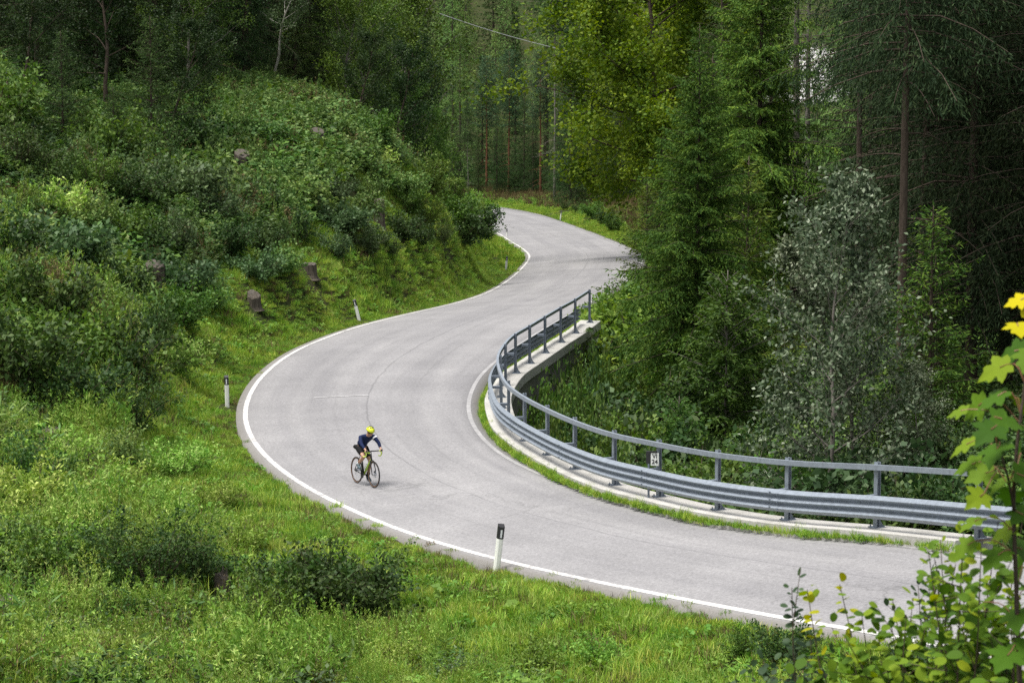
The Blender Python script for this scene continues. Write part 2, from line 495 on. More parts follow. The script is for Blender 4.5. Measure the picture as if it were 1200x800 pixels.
RVT = RV.reshape(-1, 3)
def road_z(P):
    """height of the road surface above points of the plan (plane through the nearest samples)"""
    P = np.atleast_2d(P); out = np.empty(len(P))
    for k, p in enumerate(P):
        d = ((RVT[:, :2] - p[:2]) ** 2).sum(1); j = np.argpartition(d, 6)[:6]
        A = np.c_[RVT[j, :2] - p[:2], np.ones(6)]
        out[k] = np.linalg.lstsq(A, RVT[j, 2], rcond=None)[0][2]
    return out

def on_road(v):
    """a line along the road at the fraction v of each cross-section"""
    x = np.clip(v, 0, 1) * (KV - 1); k = np.clip(np.floor(x).astype(int), 0, KV - 2); f = (x - k)[:, None]
    r = np.arange(nS)
    return RV[r, k] * (1 - f) + RV[r, k + 1] * f

def strip(name, va, vb, m, lift, lo, hi):
    A, B = on_road(va), on_road(vb)
    V = np.stack([A, (A + B) / 2, B], 1)[lo:hi].copy(); V[:, :, 2] += lift
    K = 3; idx = np.arange(len(V) * K).reshape(-1, K)
    F = np.stack([idx[:-1, :-1], idx[:-1, 1:], idx[1:, 1:], idx[1:, :-1]], -1).reshape(-1, 4)[:, ::-1]
    o = obj(name, mesh_np(name, V.reshape(-1, 3), F, mats=[m])); tag(o, kind='structure'); return o
def patch(name, P, half, m, lift):
    Nn = normals2(P); V = (P[:, None, :] + Nn[:, None, :] * np.array([-half, half])[None, :, None]).reshape(-1, 3)
    V[:, 2] = road_z(V) + lift
    idx = np.arange(len(V)).reshape(-1, 2)
    F = np.stack([idx[:-1, 0], idx[1:, 0], idx[1:, 1], idx[:-1, 1]], -1)
    o = obj(name, mesh_np(name, V, F, mats=[m])); tag(o, kind='structure'); return o
lo = int(np.nonzero(mid[:, 1] > 22)[0][0]); hi = int(np.nonzero(mid[:, 0] > -24)[0][-1])
strip('edge_line', 0.20 / W_, 0.335 / W_, M['paint'], 0.006, lo, hi)
strip('edge_line', 1 - 0.40 / W_, 1 - 0.28 / W_, M['paint_worn'], 0.006, lo, hi)
# faded marking left of the middle of the bend
q = np.array([at_h(x, y, 11.68) for x, y in ((368, 466), (390, 465.5), (412, 465), (432, 464.5))]); q = catmull(q, 0.4)
patch('faded_road_marking', q, 0.075, M['paint_faint'], 0.01)

# ------------------------------------------------------------------ terrain
def gp(px, py, D): return tuple(at(px, py, D))
def wp_(x, y, H): return (x, y, CAM_Z - H)
left_c = [gp(*p) for p in [
    (240, 500, 68), (200, 600, 54), (230, 450, 73.5), (250, 400, 82), (200, 560, 57.5), (150, 640, 49.5), (300, 640, 50), (450, 690, 44.6), (600, 720, 42), (750, 745, 39.6), (900, 772, 37),
    (300, 765, 40), (450, 800, 37.5), (650, 805, 36.5), (850, 830, 34.5), (0, 700, 43), (0, 600, 50), (80, 560, 54), (0, 520, 57), (100, 470, 63), (180, 430, 70), (0, 430, 62.5), (100, 380, 69),
    (182, 347, 77), (297, 359, 85), (363, 323, 91), (0, 330, 73), (0, 250, 84), (100, 280, 84), (200, 260, 92), (285, 209, 104), (372, 179, 112), (340, 137, 118), (445, 266, 104), (300, 270, 95),
    (240, 140, 113), (100, 180, 101), (0, 150, 98), (0, 90, 112), (150, 100, 122), (420, 170, 118), (480, 200, 123), (520, 238, 124), (555, 280, 130), (575, 303, 133), (500, 332, 107), (430, 350, 96), (380, 366, 90)]]
left_c += [wp_(*p) for p in [(-10, 30, 9.6), (0, 30, 9.25), (8, 28, 8.6), (0, 20, 6.9), (-12, 20, 7.2), (8, 18, 6.3), (0, 10, 4.1), (3, 9, 3.8), (6, 9, 3.6), (0, 0, 1.75), (0, -10, 1.4), (-20, 0, 3), (9, 0, 2.6),
    (-6, 150, 10), (-10, 170, 14), (-15, 140, 6), (-30, 130, 1), (-40, 160, -4), (-25, 175, 7), (-20, 255, 22), (-40, 220, 8), (-70, 200, -10), (-80, 100, -16), (-60, 60, -5), (-35, 60, 3.5), (-30, 85, 2), (-30, 40, 6.5), (-22, 70, 7),
    (-3, 145, 15), (-4, 180, 17.5), (-5, 210, 19.5), (-40, 112, -2), (-28, 105, 1), (-60, 0, 2), (-120, 60, -30), (-120, 200, -40)]]
right_c = [wp_(*p) for p in [(1.2, 72, 15), (3, 70, 15.8), (3, 79, 15.8), (5, 86, 15.2), (6, 70, 15.5), (6, 80, 15.2), (4, 62, 14.8), (8, 60, 13.9), (10, 52, 13), (12, 46, 12), (9, 66, 13.7), (11, 66, 12.4), (14, 66, 10.4), (20, 66, 6.5),
    (30, 66, 1), (14, 80, 12), (20, 80, 9), (30, 80, 3), (8, 95, 15.5), (12, 100, 14), (20, 100, 10.5), (12, 120, 17), (20, 125, 15), (14, 150, 19), (25, 150, 16), (14, 190, 20.3), (30, 200, 18), (45, 150, 8), (60, 100, -12),
    (18, 50, 8), (28, 45, 3), (26, 30, 3), (33, 10, 1), (12, 208, 20.3), (8, 236, 20.4), (3, 262, 21), (-4, 300, 25), (20, 260, 20.5), (0, 330, 24.5), (0, 360, 22), (30, 330, 20), (-30, 325, 24), (0, 420, 12), (0, 500, -5), (60, 300, 14),
    (-60, 380, 12), (0, 600, -45), (100, 500, -30), (-100, 500, -30), (0, 800, -130), (-150, 700, -100), (150, 700, -110), (110, 200, -20), (120, 50, -40), (-200, 400, -20)]]
# roadside heights as controls
for P, Nn, lst, sgn, off in ((LE, NL, left_c, 1, 0.6), (R3, -NR, right_c, 1, 0.6)):
    for i in range(0, len(P), 10):
        p = P[i] + Nn[i] * off
        if lst is right_c and 33 < p[1] < 92.5 and p[0] > -3: continue          # the ravine beside the bridge
        lst.append((p[0], p[1], P[i][2] + 0.02))

def tps(ctrl, lam):
    c = np.array(ctrl, float); P = c[:, :2] / 50.0; z = c[:, 2]
    n = len(P)
    d2 = ((P[:, None] - P[None]) ** 2).sum(2)
    K = 0.5 * d2 * np.log(d2 + 1e-9) + lam * np.eye(n)
    A = np.zeros((n + 3, n + 3)); A[:n, :n] = K; A[:n, n] = 1; A[:n, n + 1:] = P; A[n, :n] = 1; A[n + 1:, :n] = P.T
    w = np.linalg.solve(A, np.r_[z, 0, 0, 0])
    def f(X):
        X = np.asarray(X, float)[:, :2] / 50.0; out = np.empty(len(X))
        for k in range(0, len(X), 8000):
            q = X[k:k + 8000]; e = ((q[:, None] - P[None]) ** 2).sum(2)
            out[k:k + 8000] = (0.5 * e * np.log(e + 1e-9)) @ w[:n] + w[n] + q @ w[n + 1:]
        return out
    return f
fL, fR = tps(left_c, 0.004), tps(right_c, 0.004)

def inside(poly, P):
    x, y = P[:, 0], P[:, 1]; r = np.zeros(len(P), bool)
    x0, y0 = poly[-1]
    for x1, y1 in poly:
        c = ((y1 > y) != (y0 > y)) & (x < (x0 - x1) * (y - y1) / (y0 - y1 + 1e-12) + x1)
        r ^= c; x0, y0 = x1, y1
    return r
polyroad = np.vstack([LE[:, :2], R3[::-1, :2]])
polyleft = np.vstack([LE[:, :2], [(-400, 276), (-400, -100), (19, -100)]])

def segdist(P, Q):
    """distance of points to a polyline's samples and that sample's index"""
    d = np.empty(len(P)); j = np.empty(len(P), int)
    for k in range(0, len(P), 4000):
        e = ((P[k:k + 4000, None, :2] - Q[None, :, :2]) ** 2).sum(2)
        j[k:k + 4000] = e.argmin(1); d[k:k + 4000] = np.sqrt(e.min(1))
    return d, j

def hnoise(P, s, seed=0):
    """cheap value noise in the plan, 0..1"""
    r = np.random.default_rng(seed); T = r.random((64, 64))
    x, y = P[:, 0] / s + 100, P[:, 1] / s + 100
    i, j = np.floor(x).astype(int), np.floor(y).astype(int); fx, fy = x - i, y - j
    fx, fy = fx * fx * (3 - 2 * fx), fy * fy * (3 - 2 * fy)
    g = lambda a, b: T[a % 64, b % 64]
    return (g(i, j) * (1 - fx) + g(i + 1, j) * fx) * (1 - fy) + (g(i, j + 1) * (1 - fx) + g(i + 1, j + 1) * fx) * fy

def gaxis(lo, hi, a, b, step, grow):
    x = list(np.arange(a, b + 1e-6, step)); s = step
    while x[-1] < hi: s *= grow; x.append(x[-1] + s)
    s = step
    while x[0] > lo: s *= grow; x.insert(0, x[0] - s)
    return np.array(x)
GX = gaxis(-420, 420, -34, 30, 0.5, 1.09); GY = gaxis(-60, 1300, 22, 215, 0.55, 1.06)
gx, gy = np.meshgrid(GX, GY)
GP = np.stack([gx.ravel(), gy.ravel()], 1)
isl = inside(polyleft, GP); isr = inside(polyroad, GP)
dl, jl = segdist(GP, LE); dr, jr = segdist(GP, R3)
zl, zr = fL(GP), fR(GP)
st = lambda e: np.clip(e, 0, 1) ** 2 * (3 - 2 * np.clip(e, 0, 1))
bump = (hnoise(GP, 2.6, 1) - 0.5) * 0.5 + (hnoise(GP, 0.9, 2) - 0.5) * 0.16 + (hnoise(GP, 7, 3) - 0.5) * 0.7
zl2 = zl + bump * st((dl - 2.5) / 4); zr2 = zr + bump * st((dr - 2.5) / 4)
ZL = LE[jl, 2] - 0.09 + (zl2 - LE[jl, 2] + 0.09) * st((dl - 0.4) / 2.2)
onbridge = (R3[jr, 1] > 38) & (R3[jr, 1] < 90.5) & (R3[jr, 0] > -3)
ZRb = np.where(dr < 1.0, R3[jr, 2] - 0.35, np.minimum(zr2, R3[jr, 2] - 0.5))
ZRn = R3[jr, 2] - 0.09 + (zr2 - R3[jr, 2] + 0.09) * st((dr - 0.4) / 2.2)
ZR = np.where(onbridge, ZRb, ZRn)
GZ = np.where(isl, ZL, ZR)
GZ = np.where(isr, np.minimum(LE[jl, 2], R3[jr, 2]) - 0.28, GZ)
nX, nY = len(GX), len(GY)
idx = np.arange(nX * nY).reshape(nY, nX)
F = np.stack([idx[:-1, :-1], idx[:-1, 1:], idx[1:, 1:], idx[1:, :-1]], -1).reshape(-1, 4)
GZ2 = GZ.reshape(nY, nX)
def ground(x, y):
    x = np.atleast_1d(np.asarray(x, float)); y = np.atleast_1d(np.asarray(y, float))
    i = np.clip(np.searchsorted(GX, x) - 1, 0, nX - 2); j = np.clip(np.searchsorted(GY, y) - 1, 0, nY - 2)
    fx = np.clip((x - GX[i]) / (GX[i + 1] - GX[i]), 0, 1); fy = np.clip((y - GY[j]) / (GY[j + 1] - GY[j]), 0, 1)
    return (GZ2[j, i] * (1 - fx) + GZ2[j, i + 1] * fx) * (1 - fy) + (GZ2[j + 1, i] * (1 - fx) + GZ2[j + 1, i + 1] * fx) * fy
def g1(x, y): return float(ground(x, y)[0])
def hit(px, py, near=8.0, far=900.0):
    """where a line of sight first meets the ground"""
    r = ray(px, py); D = np.concatenate([np.arange(near, 140, 0.1), np.arange(140, far, 0.5)])
    P = np.array([0, 0, CAM_Z]) + r[None] * (D / r[1])[:, None]
    k = np.nonzero(P[:, 2] < ground(P[:, 0], P[:, 1]))[0]
    return P[k[0]] if len(k) else P[-1]
pr = hit(944, 92)
scree = np.exp(-(((GP[:, 0] - pr[0]) / 9) ** 2 + ((GP[:, 1] - pr[1]) / 26) ** 2)) * 1.6
def earth():
    m, t, out = mat('forest_floor')
    g = N(t, 'ShaderNodeNewGeometry'); n = noise(t, 0.5, 6, 0.7, g.outputs['Position']); n2 = noise(t, 7.0, 5, 0.7, g.outputs['Position'])
    f = mathn(t, 'ADD', mathn(t, 'MULTIPLY', n.outputs['Fac'], 0.6), mathn(t, 'MULTIPLY', n2.outputs['Fac'], 0.4))
    r = ramp(t, f, [(0.35, (0.020, 0.026, 0.010)), (0.5, (0.035, 0.045, 0.014)), (0.62, (0.05, 0.04, 0.022))])
    s = N(t, 'ShaderNodeAttribute', attribute_name='scree').outputs['Fac']
    n3 = noise(t, 0.25, 6, 0.7, g.outputs['Position'])
    sm = mathn(t, 'MULTIPLY', mathn(t, 'SUBTRACT', mathn(t, 'ADD', s, mathn(t, 'MULTIPLY', n3.outputs['Fac'], 0.4)), 0.7), 5.0, True)
    col = mixc(t, sm, r.outputs[0], ramp(t, n3.outputs['Fac'], [(0.3, (0.28, 0.27, 0.27)), (0.7, (0.52, 0.51, 0.51))]).outputs[0])
    b = N(t, 'ShaderNodeBsdfPrincipled'); b.inputs['Roughness'].default_value = 0.95; b.inputs['Specular IOR Level'].default_value = 0.1
    bp = N(t, 'ShaderNodeBump'); bp.inputs['Strength'].default_value = 0.6; bp.inputs['Distance'].default_value = 0.08
    t.links.new(n2.outputs['Fac'], bp.inputs['Height']); t.links.new(bp.outputs[0], b.inputs['Normal'])
    t.links.new(col, b.inputs['Base Color']); t.links.new(b.outputs[0], out.inputs['Surface'])
    return m
terr = obj('terrain', mesh_np('terrain', np.c_[GP, GZ], F, mats=[earth()], smooth_shade=True, attrs={'scree': scree}))
tag(terr, kind='structure')

# ------------------------------------------------------------------ concrete edge slab, retaining wall and the barrier on it
POST_PIX = [(1145, 630.5, 9.25), (1031, 621, 9.75), (927, 611, 10.08), (836, 597, 10.33), (773, 582.5, 10.55), (718, 568, 10.75), (674, 550.5, 10.95), (639.5, 532.5, 11.12), (613, 516, 11.25),
            (595, 499, 11.33), (587, 479, 11.4), (586, 464.5, 11.42), (592, 451, 11.45), (603, 437.5, 11.5), (620, 426, 11.55), (639, 413, 11.6), (657.5, 400.5, 11.66), (674.5, 389.5, 11.74), (690.5, 378, 11.88)]
PP = np.array([at_h(x, y, H) for x, y, H in POST_PIX])
PP[:, 2] = np.convolve(np.r_[PP[0, 2] * 2 - PP[1, 2], PP[:, 2], PP[-1, 2] * 2 - PP[-2, 2]], [0.25, 0.5, 0.25], 'valid')
path = smooth(catmull(PP, 0.3), 6)
pN = normals2(path)            # towards the road
ext = lambda P, d: np.vstack([P[0] + (P[0] - P[2]) / np.linalg.norm(P[0] - P[2]) * d, P])

def concrete(name, a, b_):
    m, t, out = mat(name)
    g = N(t, 'ShaderNodeNewGeometry'); n = noise(t, 1.3, 6, 0.7, g.outputs['Position']); n2 = noise(t, 18, 4, 0.7, g.outputs['Position'])
    f = mathn(t, 'ADD', mathn(t, 'MULTIPLY', n.outputs['Fac'], 0.65), mathn(t, 'MULTIPLY', n2.outputs['Fac'], 0.35))
    r = ramp(t, f, [(0.3, a), (0.52, b_), (0.7, tuple(c * 1.15 for c in b_))])
    b = N(t, 'ShaderNodeBsdfPrincipled'); b.inputs['Roughness'].default_value = 0.9
    bp = N(t, 'ShaderNodeBump'); bp.inputs['Strength'].default_value = 0.4; bp.inputs['Distance'].default_value = 0.02
    t.links.new(n2.outputs['Fac'], bp.inputs['Height']); t.links.new(bp.outputs[0], b.inputs['Normal'])
    t.links.new(r.outputs[0], b.inputs['Base Color']); t.links.new(b.outputs[0], out.inputs['Surface'])
    return m
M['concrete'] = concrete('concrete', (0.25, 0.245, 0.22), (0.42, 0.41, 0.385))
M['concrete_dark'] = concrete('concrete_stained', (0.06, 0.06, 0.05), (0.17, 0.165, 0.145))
sl = path[(path[:, 0] < 8.25)]; slN = pN[(path[:, 0] < 8.25)]
sl = np.vstack([sl, sl[-1] + (sl[-1] - sl[-3]) / np.linalg.norm(sl[-1] - sl[-3]) * 0.9]); slN = np.vstack([slN, slN[-1]])
slab_t = thing('retaining_wall', 'pale concrete edge slab and dark wall carrying the guardrail above the ravine', 'wall', sl[len(sl) // 2])
inv = np.array(slab_t.location)
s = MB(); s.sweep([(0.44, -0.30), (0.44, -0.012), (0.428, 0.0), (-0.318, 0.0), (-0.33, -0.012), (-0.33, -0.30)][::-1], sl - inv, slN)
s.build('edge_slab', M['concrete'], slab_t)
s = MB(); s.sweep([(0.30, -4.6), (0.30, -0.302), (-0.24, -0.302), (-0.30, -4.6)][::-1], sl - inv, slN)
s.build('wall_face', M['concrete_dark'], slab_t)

gr = thing('guardrail', 'galvanised steel guardrail with pedestrian handrail curving round the inside of the bend', 'guardrail', PP[9])
inv = np.array(gr.location)
wave = []
for k in range(25):
    u = k / 24; zz = 0.205 + 0.44 * u
    wave.append((0.30 + 0.042 * math.cos(u * 6 * math.pi) * -1, zz))
prof = wave + [(a - 0.006, b) for a, b in wave[::-1]]
bp_ = ext(path, 1.6)[:-2]; bN = np.vstack([pN[0], pN])[:-2]
s = MB(); s.sweep(prof[::-1], bp_ - inv, bN)
for i in range(2, len(PP) - 1, 2):                        # lap joints of the beam, with bolts
    j = int(np.argmin(np.linalg.norm(path - PP[i], axis=1)))
    p, n = path[j], pN[j]; t_ = np.array([n[1], -n[0], 0])
    R = np.stack([t_, n, [0, 0, 1]], 1)
    for a in (-0.12, 0.12):
        for zz in (0.279, 0.425, 0.572): s.box(p - inv + t_ * a + n * 0.346 + np.array([0, 0, zz]), (0.035, 0.02, 0.035), R, 1)
bm_ = s.build('guardrail_beam', [M['steel'], M['steel_dull']], gr, smooth_shade=True)
try: bm_.data.set_sharp_from_angle(angle=1.0)
except Exception: pass
hp = ext(path, 0.5)
s = MB(); s.sweep([(0.03, 1.10), (0.03, 1.20), (0.10, 1.20), (0.10, 1.10)], hp - inv, np.vstack([pN[0], pN]))
s.build('handrail', M['steel'], gr, bevel=0.0)
for i in range(len(PP)):
    j = int(np.argmin(np.linalg.norm(path - PP[i], axis=1)))
    p, n = path[j], pN[j]; t_ = np.array([n[1], -n[0], 0]); R = np.stack([t_, n, [0, 0, 1]], 1)
    lz = lambda a, b, c: p - inv + t_ * a + n * b + np.array([0, 0, c])
    s = MB(); s.box(lz(0, 0.024, 0.63), (0.11, 0.008, 1.23), R); s.box(lz(0, -0.046, 0.63), (0.11, 0.008, 1.23), R); s.box(lz(0, -0.011, 0.63), (0.010, 0.062, 1.228), R)
    po = s.build('rail_post', M['steel_dull'] if i > 11 else M['steel'], gr)
    s = MB(); s.box(lz(0, -0.03, 0.009), (0.24, 0.26, 0.016), R)
    for a in (-0.04, 0.04): s.add([lz(a - 0.004, -0.051, 0.018), lz(a - 0.004, -0.15, 0.018), lz(a - 0.004, -0.051, 0.17), lz(a + 0.004, -0.051, 0.018), lz(a + 0.004, -0.15, 0.018), lz(a + 0.004, -0.051, 0.17)],
                                  [(0, 1, 2), (5, 4, 3), (0, 3, 4, 1), (1, 4, 5, 2), (2, 5, 3, 0)])
    for a in (-0.09, 0.09):
        for b_ in (0.06, -0.12): s.disc(lz(a, b_, 0.03), (0, 0, 1), 0.014, 0.04, 6)
    s.build('base_plate', M['steel_dull'], po)
    s = MB(); s.box(lz(0, 0.14, 0.60), (0.09, 0.22, 0.07), R); s.build('spacer_bracket', M['steel_dull'], gr)
# end pieces of the beam at the far end
p, n = path[-1], pN[-1]; t_ = np.array([n[1], -n[0], 0]); R = np.stack([t_, n, [0, 0, 1]], 1)
dirn = (path[-1] - path[-4]); dirn /= np.linalg.norm(dirn)

# small kilometre marker on the barrier
j = int(np.argmin(np.linalg.norm(path - PP[4], axis=1))); p, n = path[j], pN[j]
face = np.array([0.0, -1.0, 0.0]) * 0.8 + n * 0.2; face[2] = 0; face /= np.linalg.norm(face)
sx = np.array([-face[1], face[0], 0]); R = np.stack([sx, face, [0, 0, 1]], 1)
mk0 = p + n * 0.05 + face * 0.10 + sx * -0.03
km = thing('kilometre_marker', 'small white kilometre plate with black numerals and black reflector box fixed to the guardrail', 'marker', mk0 + np.array([0, 0, 0.0]))
lz = lambda a, b, c: sx * a + face * b + np.array([0, 0, c])
s = MB(); s.box(lz(0.01, 0, 0.84), (0.17, 0.02, 0.27), R); s.build('number_plate', M['white_post'], km)
s = MB(); s.box(lz(-0.13, -0.03, 0.87), (0.10, 0.09, 0.27), R); s.box(lz(-0.02, 0.0, 1.0), (0.16, 0.05, 0.035), R); s.build('reflector_box', M['black'], km, bevel=0.006)
s = MB(); s.tube([lz(-0.12, 0.0, 0.0) - np.array([0, 0, 0.2]), lz(-0.12, 0.0, 0.74)], 0.024, 8); s.build('support_tube', M['steel_dull'], km)

def text_mesh(txt, size, m, name):
    cu = bpy.data.curves.new(name, 'FONT'); cu.body = txt; cu.size = size; cu.align_x = 'CENTER'; cu.align_y = 'CENTER'; cu.extrude = 0.002; cu.offset = size * 0.02
    o = bpy.data.objects.new(name, cu); C.objects.link(o)
    bpy.context.view_layer.update()
    me = bpy.data.meshes.new_from_object(o.evaluated_get(bpy.context.evaluated_depsgraph_get()))
    bpy.data.objects.remove(o); bpy.data.curves.remove(cu)
    me.materials.clear(); me.materials.append(m); return me
for txt, zz in (('VI', 0.905), ('24', 0.785)):
    o = obj('numeral', text_mesh(txt, 0.13, M['black'], 'numeral'), km)
    Rm = Matrix(((-sx[0] * -1, 0, face[0]), (-sx[1] * -1, 0, face[1]), (0, 1, 0))).to_4x4()
    o.matrix_local = Matrix.Translation(Vector(lz(0.01, 0.0125, zz))) @ Rm
# ------------------------------------------------------------------ plants: generators
def unit(v): return v / (np.linalg.norm(v, axis=-1, keepdims=True) + 1e-9)

def leaf_quads(base, d, up, L, W, fold=0.15):
    """one folded rhombus per leaf"""
    n = len(base); d = unit(d); side = unit(np.cross(d, up)); nn = np.cross(side, d)
    L = np.broadcast_to(L, n)[:, None]; W = np.broadcast_to(W, n)[:, None]
    m = base + d * L * 0.45 + nn * W * fold
    V = np.stack([base, m + side * W / 2, base + d * L - nn * W * fold * 0.5, m - side * W / 2], 1).reshape(-1, 3)
    return V, np.arange(n * 4).reshape(-1, 4)

def crown_mesh(name, base, d, up, L, W, m, r, fold=0.15):
    V, F4 = leaf_quads(base, d, up, L, W, fold)
    return mesh_np(name, V, F4, mats=[m], tint=r.random(len(F4)))

def conifer(seed, h, rad, z0, whorl=0.42, nb=5, droop=0.35, lift=0.15, hang=0.35, tw=0.17, sp=0.1, sl=0.2, sw=0.05, trunk_r=None, prof=0.8, bark='bark_brown', leaf=None, dead=0, horiz=0.0, irregular=0.25, lean=0.0, bare=0.15, thin=0.0):
    r = np.random.default_rng(seed); tm = MB()
    trunk_r = trunk_r or h * 0.011 + 0.02
    zz = np.linspace(0, h, 14); wx = np.cumsum(r.normal(0, 0.02, 14)) * h / 20; wy = np.cumsum(r.normal(0, 0.02, 14)) * h / 20
    wx += lean * zz
    tm.tube(np.c_[wx, wy, zz], np.maximum(trunk_r * (1 - zz / h) ** 0.85 * (1 + 0.5 * np.exp(-zz / 0.35)), 0.012), 9)
    tp = lambda z: np.array([np.interp(z, zz, wx), np.interp(z, zz, wy), z])
    B, D = [], []
    z = z0
    while z < h - 0.15:
        f = (h - z) / (h - z0)
        k = max(3, int(round(nb * (0.6 + 0.4 * f) + r.normal(0, 0.7)))); a0 = r.random() * 6.28
        for i in range(k):
            if r.random() < thin: continue
            a = a0 + 6.283 * i / k + r.normal(0, 0.25)
            Lb = rad * min(1.0, f ** prof) * (1 + r.normal(0, irregular)) * (0.75 + 0.25 * min(1, (z - z0) / (0.12 * h) + 0.4))
            Lb = max(0.25, Lb)
            out = np.array([math.cos(a), math.sin(a), 0]); t = np.linspace(0, 1, 7)[:, None]
            ff = f * 1.0
            P = tp(z + r.normal(0, 0.1)) + out * Lb * t + np.array([0, 0, 1]) * Lb * ((lift + 0.5 * (1 - ff)) * t - droop * ff * t ** 2 + 0.12 * ff * t ** 3)
            bend = r.normal(0, 0.12) * Lb; P = P + np.array([-out[1], out[0], 0]) * bend * t ** 2
            tm.tube(P[::2], np.maximum(np.array([0.018, 0.013, 0.008, 0.004]) * (0.6 + 0.3 * Lb), 0.004), 4, False)
            n = max(3, int(Lb * (1 - bare) / tw)); ts = np.linspace(bare, 1.0, n) + r.normal(0, 0.4 / n, n) * 0.5; ts = np.clip(ts, bare, 1)
            pts = np.stack([np.interp(ts, t[:, 0], P[:, q]) for q in range(3)], 1)
            tan = unit(np.gradient(P, axis=0)); tn = unit(np.stack([np.interp(ts, t[:, 0], tan[:, q]) for q in range(3)], 1))
            for s_ in (-1, 1):
                side = unit(np.cross(tn, [0, 0, 1.0])) * s_
                lt = np.clip(0.42 * Lb * (1 - ts) ** 0.7 + 0.16, 0.12, 0.95) * r.uniform(0.6, 1.2, n)
                dd = unit(tn * 0.65 + side * 0.8 + np.array([0, 0, -1]) * hang * r.uniform(0.3, 1.6, n)[:, None] + r.normal(0, 0.15, (n, 3)))
                for q in range(n):
                    m_ = max(2, int(lt[q] / sp)); u = (np.arange(m_) + r.random(m_)) / m_
                    pp = pts[q] + dd[q] * (lt[q] * u)[:, None] + np.array([0, 0, -1]) * (hang * lt[q] * 0.5 * u ** 2)[:, None]
                    B.append(pp); D.append(np.repeat(dd[q][None], m_, 0))
            B.append(pts); D.append(tn)
        z += whorl * (0.75 + 0.5 * r.random()) * (0.55 + 0.45 * f)
    for i in range(dead):
        zd = r.uniform(0.06 * h, max(z0, 0.1 * h) * 1.15); a = r.random() * 6.28; Lb = rad * r.uniform(0.35, 0.8)
        out = np.array([math.cos(a), math.sin(a), 0]); t = np.linspace(0, 1, 6)[:, None]
        P = tp(zd) + out * Lb * t + np.array([0, 0, 1]) * Lb * (0.12 * t - r.uniform(0.2, 0.7) * t ** 2) + np.array([-out[1], out[0], 0]) * r.normal(0, 0.15) * Lb * t ** 2
        tm.tube(P, np.linspace(0.028, 0.006, 6), 4, False)
        for q in range(3):
            b = P[r.integers(2, 6)]; tm.tube([b, b + unit(out + r.normal(0, 0.6, 3)) * r.uniform(0.2, 0.6)], [0.008, 0.003], 3, False)
    B = np.concatenate(B); D = np.concatenate(D); n = len(B)
    d = unit(D + r.normal(0, 0.45, (n, 3)) + np.array([0, 0, -0.25 * (hang > 0.1)]))
    up = unit(r.normal(0, 1, (n, 3)) * (1 - horiz) + np.array([0, 0, 1]) * horiz * 1.5)
    if horiz: d[:, 2] *= 0.5
    cm = crown_mesh('crown', B, d, up, sl * r.uniform(0.6, 1.3, n), sw * r.uniform(0.7, 1.3, n), M[leaf], r)
    return tm.mesh('trunk', M[bark], True), cm

